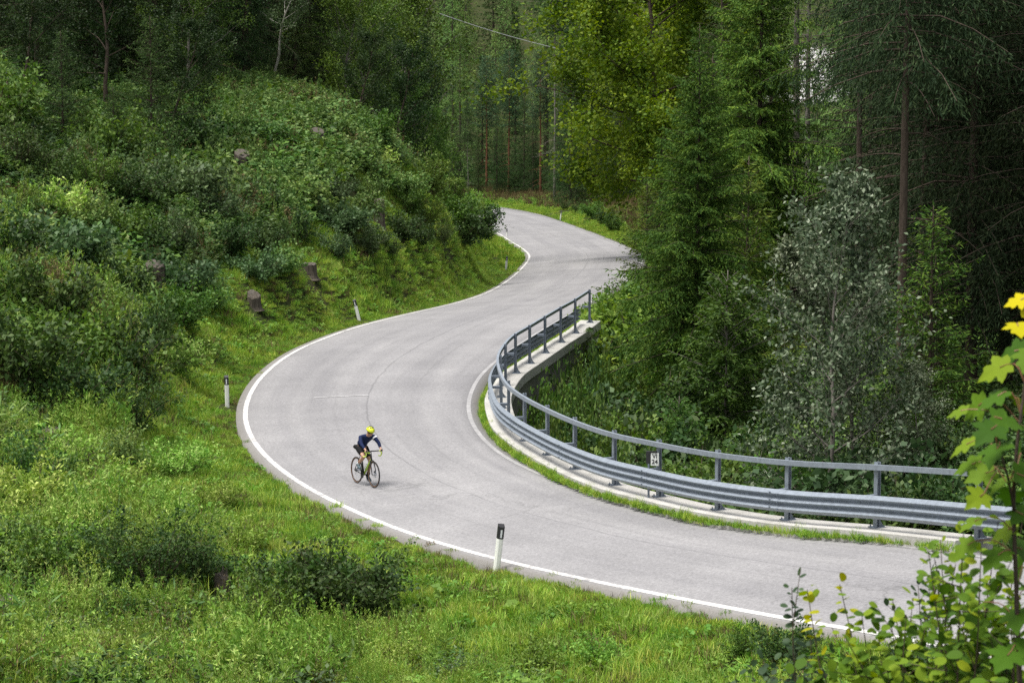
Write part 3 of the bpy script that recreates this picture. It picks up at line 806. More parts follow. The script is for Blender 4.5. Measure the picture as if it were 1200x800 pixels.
def broadleaf(seed, h, spread, z0=0.25, n1=14, n2=6, n3=5, nl=22, sl=0.11, sw=0.075, trunk_r=None, bark='bark_grey', leaf=None, lean=0.0, up=0.35, stems=1, clus=0.16, wander=0.10):
    r = np.random.default_rng(seed); tm = MB(); A = []; AD = []
    trunk_r = trunk_r or 0.012 * h + 0.015
    def limb(p, d, L, rr, lev, n=6):
        P = [p]; q = p.copy(); d = unit(d)
        for i in range(n):
            d = unit(d + r.normal(0, wander, 3) + np.array([0, 0, up * 0.12])); q = q + d * L / n; P.append(q)
        P = np.array(P); tm.tube(P, np.linspace(rr, rr * 0.35 if lev else rr * 0.12, n + 1), 7 if lev == 0 else 4 if lev == 1 else 3, False)
        return P
    for sidx in range(stems):
        base = np.array([0, 0, 0.0]) + (r.normal(0, 0.12, 3) * [1, 1, 0] if stems > 1 else 0)
        d0 = np.array([lean + r.normal(0, 0.03 if stems == 1 else 0.3), r.normal(0, 0.03 if stems == 1 else 0.3), 1.0])
        hh = h * (1 if sidx == 0 else r.uniform(0.65, 1.0))
        T = limb(base, d0, hh * 0.95, trunk_r * (1 if sidx == 0 else 0.7), 0, 10)
        ts = np.sort(z0 + (1 - z0) * (np.arange(n1) + r.random(n1)) / n1)
        for i, t in enumerate(ts):
            p = np.array([np.interp(t * 10, np.arange(11), T[:, k]) for k in range(3)])
            a = i * 2.4 + r.normal(0, 0.4); e = (t - z0) / (1 - z0)
            L1 = spread * (0.45 + 0.9 * math.sin(math.pi * min(0.93, 0.28 + 0.62 * e))) * r.uniform(0.65, 1.1) * (0.5 if e > 0.9 else 1)
            P1 = limb(p, np.array([math.cos(a), math.sin(a), up + 0.9 * e]), L1, trunk_r * 0.35 * (1 - 0.6 * e), 1)
            for j in range(n2):
                u = 0.25 + 0.75 * (j + r.random()) / n2
                p2 = np.array([np.interp(u * 6, np.arange(7), P1[:, k]) for k in range(3)])
                d2 = unit(P1[-1] - P1[0]) + r.normal(0, 0.75, 3) + np.array([0, 0, 0.1])
                P2 = limb(p2, d2, L1 * 0.42 * r.uniform(0.6, 1.2), trunk_r * 0.10, 2, 4)
                for k_ in range(n3):
                    w = r.random(); p3 = np.array([np.interp(w * 4, np.arange(5), P2[:, k]) for k in range(3)])
                    d3 = unit(unit(P2[-1] - P2[0]) + r.normal(0, 0.8, 3)); L3_ = 0.22 * L1 * r.uniform(0.5, 1.2) + 0.1
                    A.append(p3 + d3 * L3_ * r.random((nl, 1)) + r.normal(0, clus, (nl, 3))); AD.append(np.repeat(d3[None], nl, 0))
    B = np.concatenate(A); D = np.concatenate(AD); n = len(B)
    d = unit(D * 0.6 + r.normal(0, 0.6, (n, 3)) + [0, 0, -0.15]); upv = unit(r.normal(0, 0.7, (n, 3)) + [0, 0, 0.8])
    cm = crown_mesh('crown', B, d, upv, sl * r.uniform(0.6, 1.3, n), sw * r.uniform(0.7, 1.3, n), M[leaf], r)
    return tm.mesh('trunk', M[bark], True), cm

def shrub(seed, h, w, stems=14, side=6, nl=18, sl=0.10, sw=0.065, leaf=None, arch=0.5, bark='twig', clus=0.10, updir=0.35, low=0.15):
    r = np.random.default_rng(seed); tm = MB(); A = []; AD = []
    for i in range(stems):
        a = r.random() * 6.28; e = math.sqrt(r.random()); out = np.array([math.cos(a), math.sin(a), 0])
        hh = h * (1 - 0.45 * e ** 2) * r.uniform(0.65, 1.1); t = np.linspace(0, 1, 6)[:, None]
        P = out * 0.08 * w + out * (w * e * (0.25 * t + 0.75 * t ** 1.5)) + np.array([0, 0, 1]) * hh * (t * (1 + arch * e) - arch * e * t ** 2) + np.cumsum(r.normal(0, 0.025 * h, (6, 3)), 0) * t
        tm.tube(P, np.linspace(0.012 + 0.006 * h, 0.003, 6), 4, False)
        for j in range(side):
            u = low + (1 - low) * (j + r.random()) / side
            p = np.array([np.interp(u * 5, np.arange(6), P[:, k]) for k in range(3)])
            d = unit(unit(P[-1] - P[2]) * 0.6 + r.normal(0, 0.6, 3) + out * 0.3 + [0, 0, 0.15]); L = (0.16 * w + 0.15 * h) * r.uniform(0.5, 1.2)
            tm.tube([p, p + d * L * 0.5 + [0, 0, 0.01], p + d * L], [0.006, 0.004, 0.002], 3, False)
            A.append(p + d * L * r.random((nl, 1)) ** 0.7 + r.normal(0, clus, (nl, 3)) * [1, 1, 0.6]); AD.append(np.repeat(d[None], nl, 0))
    B = np.concatenate(A); D = np.concatenate(AD); n = len(B)
    d = unit(D * 0.5 + r.normal(0, 0.6, (n, 3)) + [0, 0, -0.05]); upv = unit(r.normal(0, 0.5, (n, 3)) + [0, 0, 1.0 * updir * 2])
    B[:, 2] = np.maximum(B[:, 2], 0.03)
    return tm.mesh('stem', M[bark]), crown_mesh('foliage', B, d, upv, sl * r.uniform(0.6, 1.35, n), sw * r.uniform(0.7, 1.3, n), M[leaf], r)

M['lf_spruce'] = leafmat('spruce_needles', [(0.0, (0.012, 0.026, 0.010)), (0.5, (0.026, 0.050, 0.014)), (1.0, (0.052, 0.085, 0.020))], 0.6, 0.25, 0.3, clump=0.5, gain=1.5)
M['lf_spruce_light'] = leafmat('spruce_needles_light', [(0.0, (0.016, 0.040, 0.008)), (0.5, (0.043, 0.084, 0.013)), (1.0, (0.104, 0.150, 0.018))], 0.6, 0.22, 0.3, clump=1.3, gain=1.6)
M['lf_spruce_dark'] = leafmat('spruce_needles_dark', [(0.0, (0.008, 0.014, 0.007)), (0.5, (0.014, 0.024, 0.010)), (1.0, (0.030, 0.042, 0.015))], 0.65, 0.18, 0.25, clump=0.5, gain=1.7)
M['lf_pine'] = leafmat('pine_needles', [(0.0, (0.014, 0.032, 0.016)), (0.5, (0.030, 0.055, 0.026)), (1.0, (0.055, 0.085, 0.040))], 0.6, 0.25, 0.3, clump=0.5, gain=1.8)
M['lf_larch'] = leafmat('larch_needles', [(0.0, (0.040, 0.074, 0.022)), (0.5, (0.076, 0.128, 0.034)), (1.0, (0.137, 0.188, 0.050))], 0.6, 0.4, 0.3, clump=0.4, gain=1.9)
M['lf_beech'] = leafmat('beech_leaves', [(0.0, (0.034, 0.076, 0.008)), (0.45, (0.086, 0.145, 0.013)), (1.0, (0.180, 0.230, 0.022))], 0.5, 0.45, 0.4, clump=0.35, gain=1.4)
M['lf_broad'] = leafmat('broad_leaves', [(0.0, (0.020, 0.050, 0.009)), (0.5, (0.050, 0.096, 0.015)), (1.0, (0.108, 0.165, 0.028))], 0.45, 0.35, 0.5, clump=0.6, gain=1.45)
M['lf_dark'] = leafmat('dark_leaves', [(0.0, (0.013, 0.034, 0.009)), (0.5, (0.032, 0.064, 0.015)), (1.0, (0.070, 0.112, 0.026))], 0.45, 0.3, 0.5, clump=0.7, gain=1.35)
M['lf_silver'] = leafmat('silvery_leaves', [(0.0, (0.040, 0.064, 0.030)), (0.5, (0.085, 0.118, 0.060)), (0.8, (0.16, 0.195, 0.115)), (1.0, (0.30, 0.335, 0.235))], 0.4, 0.25, 0.6, gain=1.2)  # silvery leaf colours; the brightest stop also imitates glints
M['lf_grey'] = leafmat('grey_green_leaves', [(0.0, (0.024, 0.052, 0.018)), (0.5, (0.054, 0.098, 0.034)), (1.0, (0.115, 0.172, 0.068))], 0.42, 0.3, 0.6, clump=0.8, gain=1.2)
M['lf_bramble'] = leafmat('bramble_leaves', [(0.0, (0.028, 0.064, 0.016)), (0.5, (0.064, 0.120, 0.028)), (1.0, (0.145, 0.195, 0.056))], 0.45, 0.35, 0.5, world=0.8, gain=1.5)
M['lf_fresh'] = leafmat('fresh_leaves', [(0.0, (0.034, 0.080, 0.012)), (0.5, (0.080, 0.150, 0.022)), (1.0, (0.160, 0.235, 0.045))], 0.45, 0.4, 0.5, world=0.8, gain=1.75)
M['lf_yellow'] = leafmat('yellow_green_leaves', [(0.0, (0.044, 0.092, 0.014)), (0.5, (0.105, 0.170, 0.028)), (1.0, (0.260, 0.300, 0.100))], 0.55, 0.35, 0.3, world=0.8, gain=2.1)
M['lf_brown'] = leafmat('withered_stalks', [(0.0, (0.060, 0.045, 0.020)), (0.5, (0.115, 0.090, 0.040)), (1.0, (0.210, 0.165, 0.085))], 0.7, 0.25, 0.2, gain=1.1)
M['lf_forest'] = leafmat('forest_leaves', [(0.0, (0.008, 0.022, 0.007)), (0.5, (0.020, 0.044, 0.011)), (1.0, (0.050, 0.085, 0.020))], 0.45, 0.3, 0.5, clump=0.7)
M['lf_grass'] = leafmat('grass_blades', [(0.0, (0.040, 0.100, 0.014)), (0.30, (0.078, 0.155, 0.018)), (0.60, (0.150, 0.215, 0.030)), (0.85, (0.235, 0.260, 0.062)), (1.0, (0.300, 0.265, 0.120))], 0.5, 0.4, 0.35, valvar=0.3, huevar=0.02, world=0.9, gain=1.95)

# ------------------------------------------------------------------ ground cover (nobody could count it)
def blades(seed, n, h, spread, w, lean=0.35, leaf='lf_grass', heads=0):
    r = np.random.default_rng(seed)
    a = r.random(n) * 6.283; p = np.c_[np.cos(a), np.sin(a), np.zeros(n)] * (spread * np.sqrt(r.random(n)))[:, None]
    hh = h * r.uniform(0.45, 1.15, n); a2 = r.random(n) * 6.283; ln = np.abs(r.normal(0, lean, n)) * hh
    tip = p + np.c_[np.cos(a2) * ln, np.sin(a2) * ln, hh * np.sqrt(np.maximum(0.15, 1 - (ln / hh) ** 2 * 0.6))]
    midp = p * 0.45 + tip * 0.55 + np.c_[-np.cos(a2) * ln * 0.18, -np.sin(a2) * ln * 0.18, hh * 0.06]
    a3 = r.random(n) * 6.283; sd = np.c_[np.cos(a3), np.sin(a3), np.zeros(n)] * (w * r.uniform(0.6, 1.3, n) / 2)[:, None]
    V = np.stack([p - sd, p + sd, midp - sd * 0.8, midp + sd * 0.8, tip], 1).reshape(-1, 3)
    b = np.arange(n) * 5
    F4 = np.stack([b, b + 1, b + 3, b + 2], 1); F3 = np.stack([b + 2, b + 3, b + 4], 1); t = r.random(n)
    tint = np.r_[t, t]
    mats = [M[leaf]]; mi = np.zeros(2 * n, int)
    if heads:
        k = r.choice(n, heads, replace=False); bb = np.repeat(tip[k], 7, 0) + r.normal(0, 0.012, (heads * 7, 3)) + np.c_[np.zeros((heads * 7, 2)), r.uniform(-0.12, 0.06, heads * 7)]
        V2, Q2 = leaf_quads(bb, r.normal(0, 0.4, (len(bb), 3)) + [0, 0, 0.8], r.normal(0, 1, (len(bb), 3)), 0.05, 0.014)
        F4 = np.vstack([F4, Q2 + len(V)]); V = np.vstack([V, V2]); tint = np.r_[t, r.random(len(Q2)), t]
        mats.append(M['lf_brown']); mi = np.r_[np.zeros(n, int), np.ones(len(Q2), int), np.zeros(n, int)]
    return mesh_np('tuft', V, F4, F3, mats=mats, tint=tint, mat_idx=mi)

def herb(seed, n, h, spread, sl, sw, leaf, flat=0.6, stems=10):
    """leafy stems standing together"""
    r = np.random.default_rng(seed); B, D = [], []
    for i in range(stems):
        a = r.random() * 6.283; q = spread * math.sqrt(r.random()); hh = h * r.uniform(0.5, 1.1); ln = r.normal(0, 0.25, 2) * hh
        m_ = max(3, n // stems); u = r.random(m_) ** 0.8
        B.append(np.c_[math.cos(a) * q + ln[0] * u ** 2, math.sin(a) * q + ln[1] * u ** 2, hh * u]); D.append(r.normal(0, 1, (m_, 3)) * [1, 1, 0.35] + [0, 0, 0.25])
    B = np.concatenate(B); D = np.concatenate(D); k = len(B)
    V, F4 = leaf_quads(B, D, unit(r.normal(0, 1 - flat, (k, 3)) + [0, 0, flat * 1.6]), sl * r.uniform(0.55, 1.3, k), sw * r.uniform(0.7, 1.3, k))
    return mesh_np('herb', V, F4, mats=[M[leaf]], tint=r.random(k))

def spikes(seed, stems, h, spread, leaf, sl=0.06, sw=0.02, m_=34, top=0.35):
    """upright stalks, thick with small leaves and flower buds towards the top"""
    r = np.random.default_rng(seed); B, D = [], []
    for i in range(stems):
        a = r.random() * 6.283; q = spread * math.sqrt(r.random()); hh = h * r.uniform(0.6, 1.1); ln = r.normal(0, 0.14, 2) * hh
        u = top * 0 + (1 - r.random(m_) ** 1.4 * (1 - 0.05)); rr = 0.05 * (1.15 - u)
        B.append(np.c_[math.cos(a) * q + ln[0] * u ** 2, math.sin(a) * q + ln[1] * u ** 2, hh * u] + r.normal(0, 1, (m_, 3)) * rr[:, None]); D.append(r.normal(0, 0.6, (m_, 3)) + [0, 0, 0.9])
    B = np.concatenate(B); D = np.concatenate(D); k = len(B)
    V, F4 = leaf_quads(B, D, r.normal(0, 1, (k, 3)), sl * r.uniform(0.5, 1.4, k), sw * r.uniform(0.7, 1.3, k))
    return mesh_np('stalks', V, F4, mats=[M[leaf]], tint=r.random(k))

def roundleaf(seed, n, h, spread, R, leaf):
    """large round leaves on stalks, like butterbur"""
    r = np.random.default_rng(seed); V, F3 = [], []
    for i in range(n):
        a = r.random() * 6.283; q = spread * math.sqrt(r.random()); c = np.array([math.cos(a) * q, math.sin(a) * q, h * r.uniform(0.6, 1.05)])
        nn = unit(np.array([r.normal(0, 0.35), r.normal(0, 0.35), 1.0])); u = unit(np.cross(nn, [0.3, 1, 0])); w = np.cross(nn, u); k = 10; R_ = R * r.uniform(0.6, 1.15); b = len(V)
        V.append(c - nn * 0.03)
        for j in range(k):
            t = 6.283 * j / k; rr = R_ * (1 + 0.08 * math.cos(5 * t) - (0.45 if j == 0 else 0)); V.append(c + (math.cos(t) * u + math.sin(t) * w) * rr + nn * r.normal(0, 0.015))
        for j in range(k): F3.append((b, b + 1 + j, b + 1 + (j + 1) % k))
    return mesh_np('round_leaves', np.array(V), None, F3, mats=[M[leaf]], tint=np.repeat(r.random(n), 10))

def stuff(name, protos, P, rz, scl, idx, tilt=None, label=None):
    """one object that scatters its kinds of tuft over the ground"""
    col = bpy.data.collections.new(name + '_kinds')
    for k, me in enumerate(protos):
        o = bpy.data.objects.new('%s_kind_%02d' % (name, k), me); col.objects.link(o)
    me = bpy.data.meshes.new(name); me.vertices.add(len(P)); me.vertices.foreach_set('co', np.asarray(P, np.float32).ravel())
    rot = np.zeros((len(P), 3), np.float32); rot[:, 2] = rz
    scl = np.where(near_stump(P[:, 0], P[:, 1], 0.5, 1.1), 0.3, 1.0) * scl
    if tilt is not None: rot[:, :2] = tilt
    for k, ty, key, v in (('rot', 'FLOAT_VECTOR', 'vector', rot.ravel()), ('scl', 'FLOAT', 'value', np.asarray(scl, np.float32)), ('idx', 'INT', 'value', np.asarray(idx, np.int32))):
        a = me.attributes.new(k, ty, 'POINT'); a.data.foreach_set(key, v)
    o = obj(name, me); tag(o, kind='stuff')
    ng = bpy.data.node_groups.new(name, 'GeometryNodeTree')
    ng.interface.new_socket('Geometry', in_out='INPUT', socket_type='NodeSocketGeometry'); ng.interface.new_socket('Geometry', in_out='OUTPUT', socket_type='NodeSocketGeometry')
    gi, go = ng.nodes.new('NodeGroupInput'), ng.nodes.new('NodeGroupOutput')
    iop = ng.nodes.new('GeometryNodeInstanceOnPoints'); ci = ng.nodes.new('GeometryNodeCollectionInfo')
    ci.inputs['Collection'].default_value = col; ci.inputs['Separate Children'].default_value = True; ci.inputs['Reset Children'].default_value = True
    iop.inputs['Pick Instance'].default_value = True
    for key, ty, sock in (('rot', 'FLOAT_VECTOR', 'Rotation'), ('scl', 'FLOAT', 'Scale'), ('idx', 'INT', 'Instance Index')):
        na = ng.nodes.new('GeometryNodeInputNamedAttribute'); na.data_type = ty; na.inputs['Name'].default_value = key
        ng.links.new(na.outputs[0], iop.inputs[sock])
    ng.links.new(gi.outputs[0], iop.inputs['Points']); ng.links.new(ci.outputs[0], iop.inputs['Instance']); ng.links.new(iop.outputs[0], go.inputs[0])
    md = o.modifiers.new('scatter', 'NODES'); md.node_group = ng
    return o

STUMPS = np.array([hit(*q) for q in ((284, 212, 60), (181, 349, 55), (297, 362, 60), (363, 325, 60), (445, 268, 70), (372, 180, 80), (262, 697, 28), (60, 523, 40), (6, 724, 28),
                                       (581, 670, 30), (266.5, 477.5, 30), (422, 376, 30), (592.5, 318, 30), (594, 281, 30), (656.5, 258, 30))])
def near_stump(x, y, w=0.75, front=2.6):
    x = np.atleast_1d(x); y = np.atleast_1d(y); r = np.zeros(len(x), bool)
    for p in STUMPS:
        u = unit(p[:2] * -1.0); dx, dy = x - p[0], y - p[1]
        a = dx * u[0] + dy * u[1]; b = np.abs(dx * u[1] - dy * u[0]); r |= (a > -0.3) & (a < front) & (b < w)
    return r

def cands(n, y0, y1, margin=3.0, seed=0):
    r = np.random.default_rng(seed)
    y = np.sqrt(r.uniform(y0 ** 2, y1 ** 2, n)); x = r.uniform(-1, 1, n) * (0.215 * y + margin)
    P = np.c_[x, y]
    il = inside(polyleft, P); ir = inside(polyroad, P); d1, _ = segdist(P, LE[::2]); d2, _ = segdist(P, R3[::2])
    z = ground(x, y); P3 = np.c_[P, z]; px = proj(P3)
    ok = (px[:, 1] > -120) & (px[:, 1] < 900)
    return P3[ok], il[ok], ir[ok], d1[ok], d2[ok], px[ok]

grass_k = [blades(1, 80, 0.16, 0.25, 0.013, 0.7), blades(2, 70, 0.22, 0.25, 0.014, 0.6), blades(3, 80, 0.10, 0.26, 0.013, 0.7), blades(4, 50, 0.36, 0.2, 0.013, 0.5), herb(5, 50, 0.12, 0.24, 0.075, 0.05, 'lf_fresh', 0.7, 16), herb(6, 50, 0.22, 0.22, 0.10, 0.06, 'lf_fresh', 0.65, 10),
           blades(7, 44, 0.24, 0.22, 0.012, 0.6, 'lf_brown'), roundleaf(8, 7, 0.14, 0.24, 0.07, 'lf_fresh'), blades(9, 60, 0.20, 0.25, 0.013, 0.7, 'lf_yellow')]
P3, il, ir, d1, d2, px = cands(210000, 26, 150, 2, 11)
n1 = hnoise(P3, 1.1, 21); n2 = hnoise(P3, 5.5, 22); r01 = rng.random(len(P3))
vw = np.where(P3[:, 1] < 52, 7.0, np.where(P3[:, 1] < 66, 7.0 - (P3[:, 1] - 52) / 14 * 2.4, np.where(P3[:, 1] < 84, 4.6, 5.4))) + (n2 - 0.5) * 2.2
vw = np.where((P3[:, 1] < 52) & (P3[:, 0] > -5), 9.5, vw)
verge = (il & ~ir & (d1 < vw)) | (ir & (d1 < 0.05 + 0.20 * n1 * (P3[:, 1] < 56)))
farv = ~il & ~ir & (d2 > 0.05) & (P3[:, 1] > 92) & (d2 < 4)
P3[ir, 2] = LE[segdist(P3[ir], LE)[1], 2] - 0.015
sel = verge | farv
Pg, dg, ng1, ng2 = P3[sel], np.minimum(d1, d2)[sel], n1[sel], n2[sel]; rr_ = rng.random(len(Pg)); r2_ = rng.random(len(Pg))
gi_ = np.where(rr_ < 0.30, 0, np.where(rr_ < 0.52, 1, np.where(rr_ < 0.72, 2, np.where(ng1 > 0.55, 4, np.where(rr_ > 0.90, 5, 2)))))
gi_ = np.where((ng1 > 0.72) & (rr_ < 0.4), 4, gi_); gi_ = np.where((ng1 < 0.25) & (dg > 1.0) & (r2_ < 0.25), 7, gi_)
gi_ = np.where((dg < 0.9) & (rr_ > 0.25), 2, gi_); gi_ = np.where((dg > 2.5) & (ng1 < 0.4) & (rr_ < 0.25), 3, gi_); gi_ = np.where(r2_ > 0.93, 6, gi_); gi_ = np.where((r2_ < 0.16) & (ng2 > 0.4), 8, gi_)
gs_ = rng.uniform(0.6, 1.25, len(Pg)) * np.clip(0.55 + dg * 0.4, 0.55, 1.0) * (0.7 + 0.6 * ng2)
stuff('grass', grass_k, Pg + np.c_[np.zeros((len(Pg), 2)), np.full(len(Pg), 0.01)], rng.random(len(Pg)) * 6.283, gs_, gi_, rng.normal(0, 0.15, (len(Pg), 2)))
# tufts in the joint between asphalt and slab
k = np.nonzero(path[:, 0] < 8.4)[0]; reps = 26
Pb = np.repeat(path[k], reps, 0); nb_ = np.repeat(pN[k], reps, 0); off = rng.uniform(0.44, 0.47, len(Pb)) + 0.07 * hnoise(Pb, 1.6, 8) - 0.035; Pb = Pb + nb_ * off[:, None]
dens = np.clip((Pb[:, 1] - 44.0) / 10.0, 0.28, 0.95) * (0.25 + 1.1 * hnoise(Pb, 0.9, 5))
keep = rng.random(len(Pb)) < dens * np.where(off > 0.66, 0.4, 1.0); Pb = Pb[keep]
Pb[:, 2] = np.maximum(road_z(Pb), Pb[:, 2] - 0.16)
kb = rng.random(len(Pb)); stuff('verge_grass', [grass_k[i] for i in (0, 1, 2, 3, 4)], Pb, rng.random(len(Pb)) * 6.283, rng.uniform(0.3, 0.72, len(Pb)), np.where(kb < 0.35, 0, np.where(kb < 0.65, 1, np.where(kb < 0.85, 2, np.where(kb < 0.95, 4, 3)))), rng.normal(0, 0.2, (len(Pb), 2)))

# far verge and bank beyond the second bend
P3, il, ir, d1, d2, px = cands(60000, 148, 345, 4, 12)
sel = (~il & ~ir & (d2 > 0.1) & (d2 < 13)) | (~il & ~ir & (d2 >= 13) & (d2 < 60) & (P3[:, 1] > 225) & (np.arange(len(P3)) % 2 == 0)) | (il & ~ir & (d1 > 0.1) & (d1 < 5) & (P3[:, 1] < 250))
Pf, df = P3[sel], np.minimum(d1, d2)[sel]; rr_ = rng.random(len(Pf)); nf = hnoise(Pf, 4, 9)
fi_ = np.where(rr_ < 0.35 + 0.08 * df * (nf > 0.4), np.where((df > 3.5) & (rr_ < 0.05 * df), 1, 2), 0); fi_ = np.where(df < 3, 0, fi_); fi_ = np.where(df > 11, 3, fi_)
far_k = [blades(31, 80, 0.22, 0.5, 0.03, 0.6), blades(32, 50, 0.9, 0.4, 0.03, 0.3, 'lf_brown'), herb(33, 70, 0.5, 0.4, 0.13, 0.08, 'lf_fresh', 0.7, 12), herb(34, 90, 1.1, 0.8, 0.28, 0.18, 'lf_dark', 0.6, 14)]
stuff('roadside_grass', far_k, Pf, rng.random(len(Pf)) * 6.283, rng.uniform(0.6, 1.2, len(Pf)), fi_)

# weeds of the meadow on the lower left and the near slope
weed_k = [spikes(41, 14, 0.75, 0.35, 'lf_yellow'), spikes(42, 12, 0.95, 0.4, 'lf_yellow', 0.07, 0.022, 40), herb(43, 80, 0.5, 0.4, 0.12, 0.075, 'lf_bramble', 0.65, 14), herb(44, 70, 0.6, 0.35, 0.11, 0.06, 'lf_fresh', 0.55, 12),
          blades(45, 70, 0.6, 0.3, 0.012, 0.35, 'lf_grass', 10), blades(46, 46, 0.75, 0.28, 0.010, 0.3, 'lf_brown', 18), spikes(47, 12, 0.8, 0.35, 'lf_brown', 0.05, 0.018, 28), roundleaf(48, 9, 0.35, 0.4, 0.13, 'lf_fresh'), herb(49, 110, 0.55, 0.45, 0.08, 0.055, 'lf_dark', 0.6, 16),
          herb(50, 110, 0.6, 0.5, 0.10, 0.06, 'lf_grey', 0.6, 18), herb(51, 60, 0.6, 0.5, 0.20, 0.13, 'lf_fresh', 0.7, 12), herb(52, 70, 0.8, 0.45, 0.26, 0.05, 'lf_bramble', 0.4, 12)]
P3, il, ir, d1, d2, px = cands(52000, 27, 78, 2, 13)
n1 = hnoise(P3, 3.2, 51); n2 = hnoise(P3, 7, 52); n3 = hnoise(P3, 2.1, 53)
vw = np.where(P3[:, 1] < 52, 5.2, np.where(P3[:, 1] < 66, 5.2 - (P3[:, 1] - 52) / 14 * 2.4, 2.8)); vw = np.where((P3[:, 1] < 52) & (P3[:, 0] > -3), 4.6, vw) + (n2 - 0.5) * 2.5
sel = il & ~ir & (d1 > vw)
Pw, a1, a2, a3, pw = P3[sel], n1[sel], n2[sel], n3[sel], px[sel]; rr_ = rng.random(len(Pw))
wi = np.select([a1 < 0.28, a1 < 0.42, a1 < 0.55, a1 < 0.68, a1 < 0.8], [np.where(rr_ < 0.6, 8, 2), np.where(rr_ < 0.55, 2, 4), np.where(rr_ < 0.6, 0, 3), np.where(rr_ < 0.5, 1, 4), np.where(rr_ < 0.5, 3, 9)], np.where(rr_ < 0.22, 5, np.where(rr_ < 0.36, 6, np.where(rr_ < 0.7, 4, 2))))
wi = np.where((pw[:, 0] > 430) & (pw[:, 1] > 690) & (rr_ < 0.18), 7, wi); wi = np.where((pw[:, 0] > 420) & np.isin(wi, (5, 6)), 3, wi)
wi = np.where(rng.random(len(Pw)) < 0.30, rng.choice([0, 0, 1, 1, 2, 3, 3, 4, 5, 8, 8, 10, 10, 11], len(Pw)), wi)
stuff('meadow_weeds', weed_k, Pw, rng.random(len(Pw)) * 6.283, rng.uniform(0.5, 1.35, len(Pw)) * (0.55 + 0.7 * a3) * np.where((pw[:, 0] < 330) & (a2 > 0.4), 1.3, 1.0) * np.where(pw[:, 0] > 400, 0.6, 1.0) * np.where(Pw[:, 1] < 36, 0.6, 1.0), wi, rng.normal(0, 0.1, (len(Pw), 2)))

# brambles and low leafy growth over the hillside
bram_k = [herb(61, 120, 0.6, 0.65, 0.17, 0.115, 'lf_bramble', 0.75, 22), herb(62, 150, 0.8, 0.6, 0.14, 0.085, 'lf_bramble', 0.65, 22), herb(63, 110, 0.6, 0.6, 0.18, 0.12, 'lf_grey', 0.75, 20), herb(64, 140, 0.75, 0.6, 0.13, 0.08, 'lf_dark', 0.65, 24),
          herb(65, 120, 0.6, 0.6, 0.15, 0.10, 'lf_broad', 0.7, 20), spikes(66, 16, 1.0, 0.5, 'lf_bramble', 0.10, 0.032, 34), spikes(67, 14, 0.9, 0.5, 'lf_brown', 0.08, 0.024, 26), herb(68, 100, 0.5, 0.7, 0.26, 0.06, 'lf_bramble', 0.6, 14), herb(69, 70, 0.7, 0.6, 0.22, 0.17, 'lf_broad', 0.75, 14)]
P3, il, ir, d1, d2, px = cands(30000, 64, 150, 3, 14)
n1 = hnoise(P3, 4.0, 71); n2 = hnoise(P3, 9, 72)
sel = il & ~ir & (d1 > np.where(P3[:, 1] < 84, 3.8, 4.8) + (n1 - 0.5) * 2) & (P3[:, 0] < 4)
Pm, a1, a2, pm = P3[sel], n1[sel], n2[sel], px[sel]; rr_ = rng.random(len(Pm))
crest = (pm[:, 0] > 250) & (pm[:, 1] < 270)
bi = np.select([a1 < 0.3, a1 < 0.5, a1 < 0.72], [np.where(rr_ < 0.7, 3, 2), np.where(rr_ < 0.5, 2, 0), np.where(rr_ < 0.6, 0, 1)], np.where(rr_ < 0.5, 1, 4))
bi = np.where(crest & (rr_ > 0.25), np.where(rr_ > 0.9, 5, np.where(rr_ > 0.55, 1, 0)), bi); bi = np.where(rng.random(len(Pm)) < 0.09, np.where(rr_ < 0.5, 5, 6), bi); bi = np.where(rng.random(len(Pm)) < 0.16, np.where(rr_ < 0.5, 7, 8), bi)
stuff('hillside_undergrowth', bram_k, Pm, rng.random(len(Pm)) * 6.283, rng.uniform(0.5, 1.45, len(Pm)) * (0.75 + 0.5 * a2), bi, rng.normal(0, 0.15, (len(Pm), 2)))

# leafy growth in the ravine and under the trees on the right
P3, il, ir, d1, d2, px = cands(30000, 36, 200, 4, 15)
sel = ~il & ~ir & (d2 > 1.5) & (rng.random(len(P3)) < np.where(P3[:, 1] < 95, 1.0, 0.45))
Pr, pr_ = P3[sel], px[sel]; n1 = hnoise(Pr, 3, 81); rr_ = rng.random(len(Pr))
ri = np.select([n1 < 0.35, n1 < 0.6], [np.where(rr_ < 0.6, 3, 2), np.where(rr_ < 0.5, 0, 2)], np.where(rr_ < 0.6, 0, 4))
ri = np.where(rng.random(len(Pr)) < 0.2, 5, ri)
stuff('ravine_undergrowth', bram_k[:5] + [bram_k[8]], Pr, rng.random(len(Pr)) * 6.283, rng.uniform(0.6, 1.3, len(Pr)), ri, rng.normal(0, 0.15, (len(Pr), 2)))
# ------------------------------------------------------------------ trees and shrubs: one thing each
PLANTS = []                       # (object, description, category, image position) for the labels at the end
def plant(kind, protos, x, y, h0, desc, cat, group, names=('trunk', 'crown'), sink=0.08, height=None, z=None, rz=None, wide=None):
    """a plant standing at x, y; protos is (wood, leaves, modelled height)"""
    wood, leaves, hm = protos
    z = (g1(x, y) if z is None else z) - sink
    s = h0 / hm
    t = thing(kind, None, cat, (x, y, z), rng.random() * 6.283 if rz is None else rz, group)
    t.scale = (s * rng.uniform(0.92, 1.08), s * rng.uniform(0.92, 1.08), s)
    if wide: t.scale[0] = t.scale[1] = min(s, wide)
    obj(names[0], wood, t); obj(names[1], leaves, t)
    q = proj([(x, y, z + 0.55 * h0)])[0]
    PLANTS.append([t, desc, cat, (min(1200, max(0, q[0])), min(800, max(0, q[1]))), h0])
    return t
def xd(px, D): return ray(px, 0)[0] / ray(px, 0)[1] * D

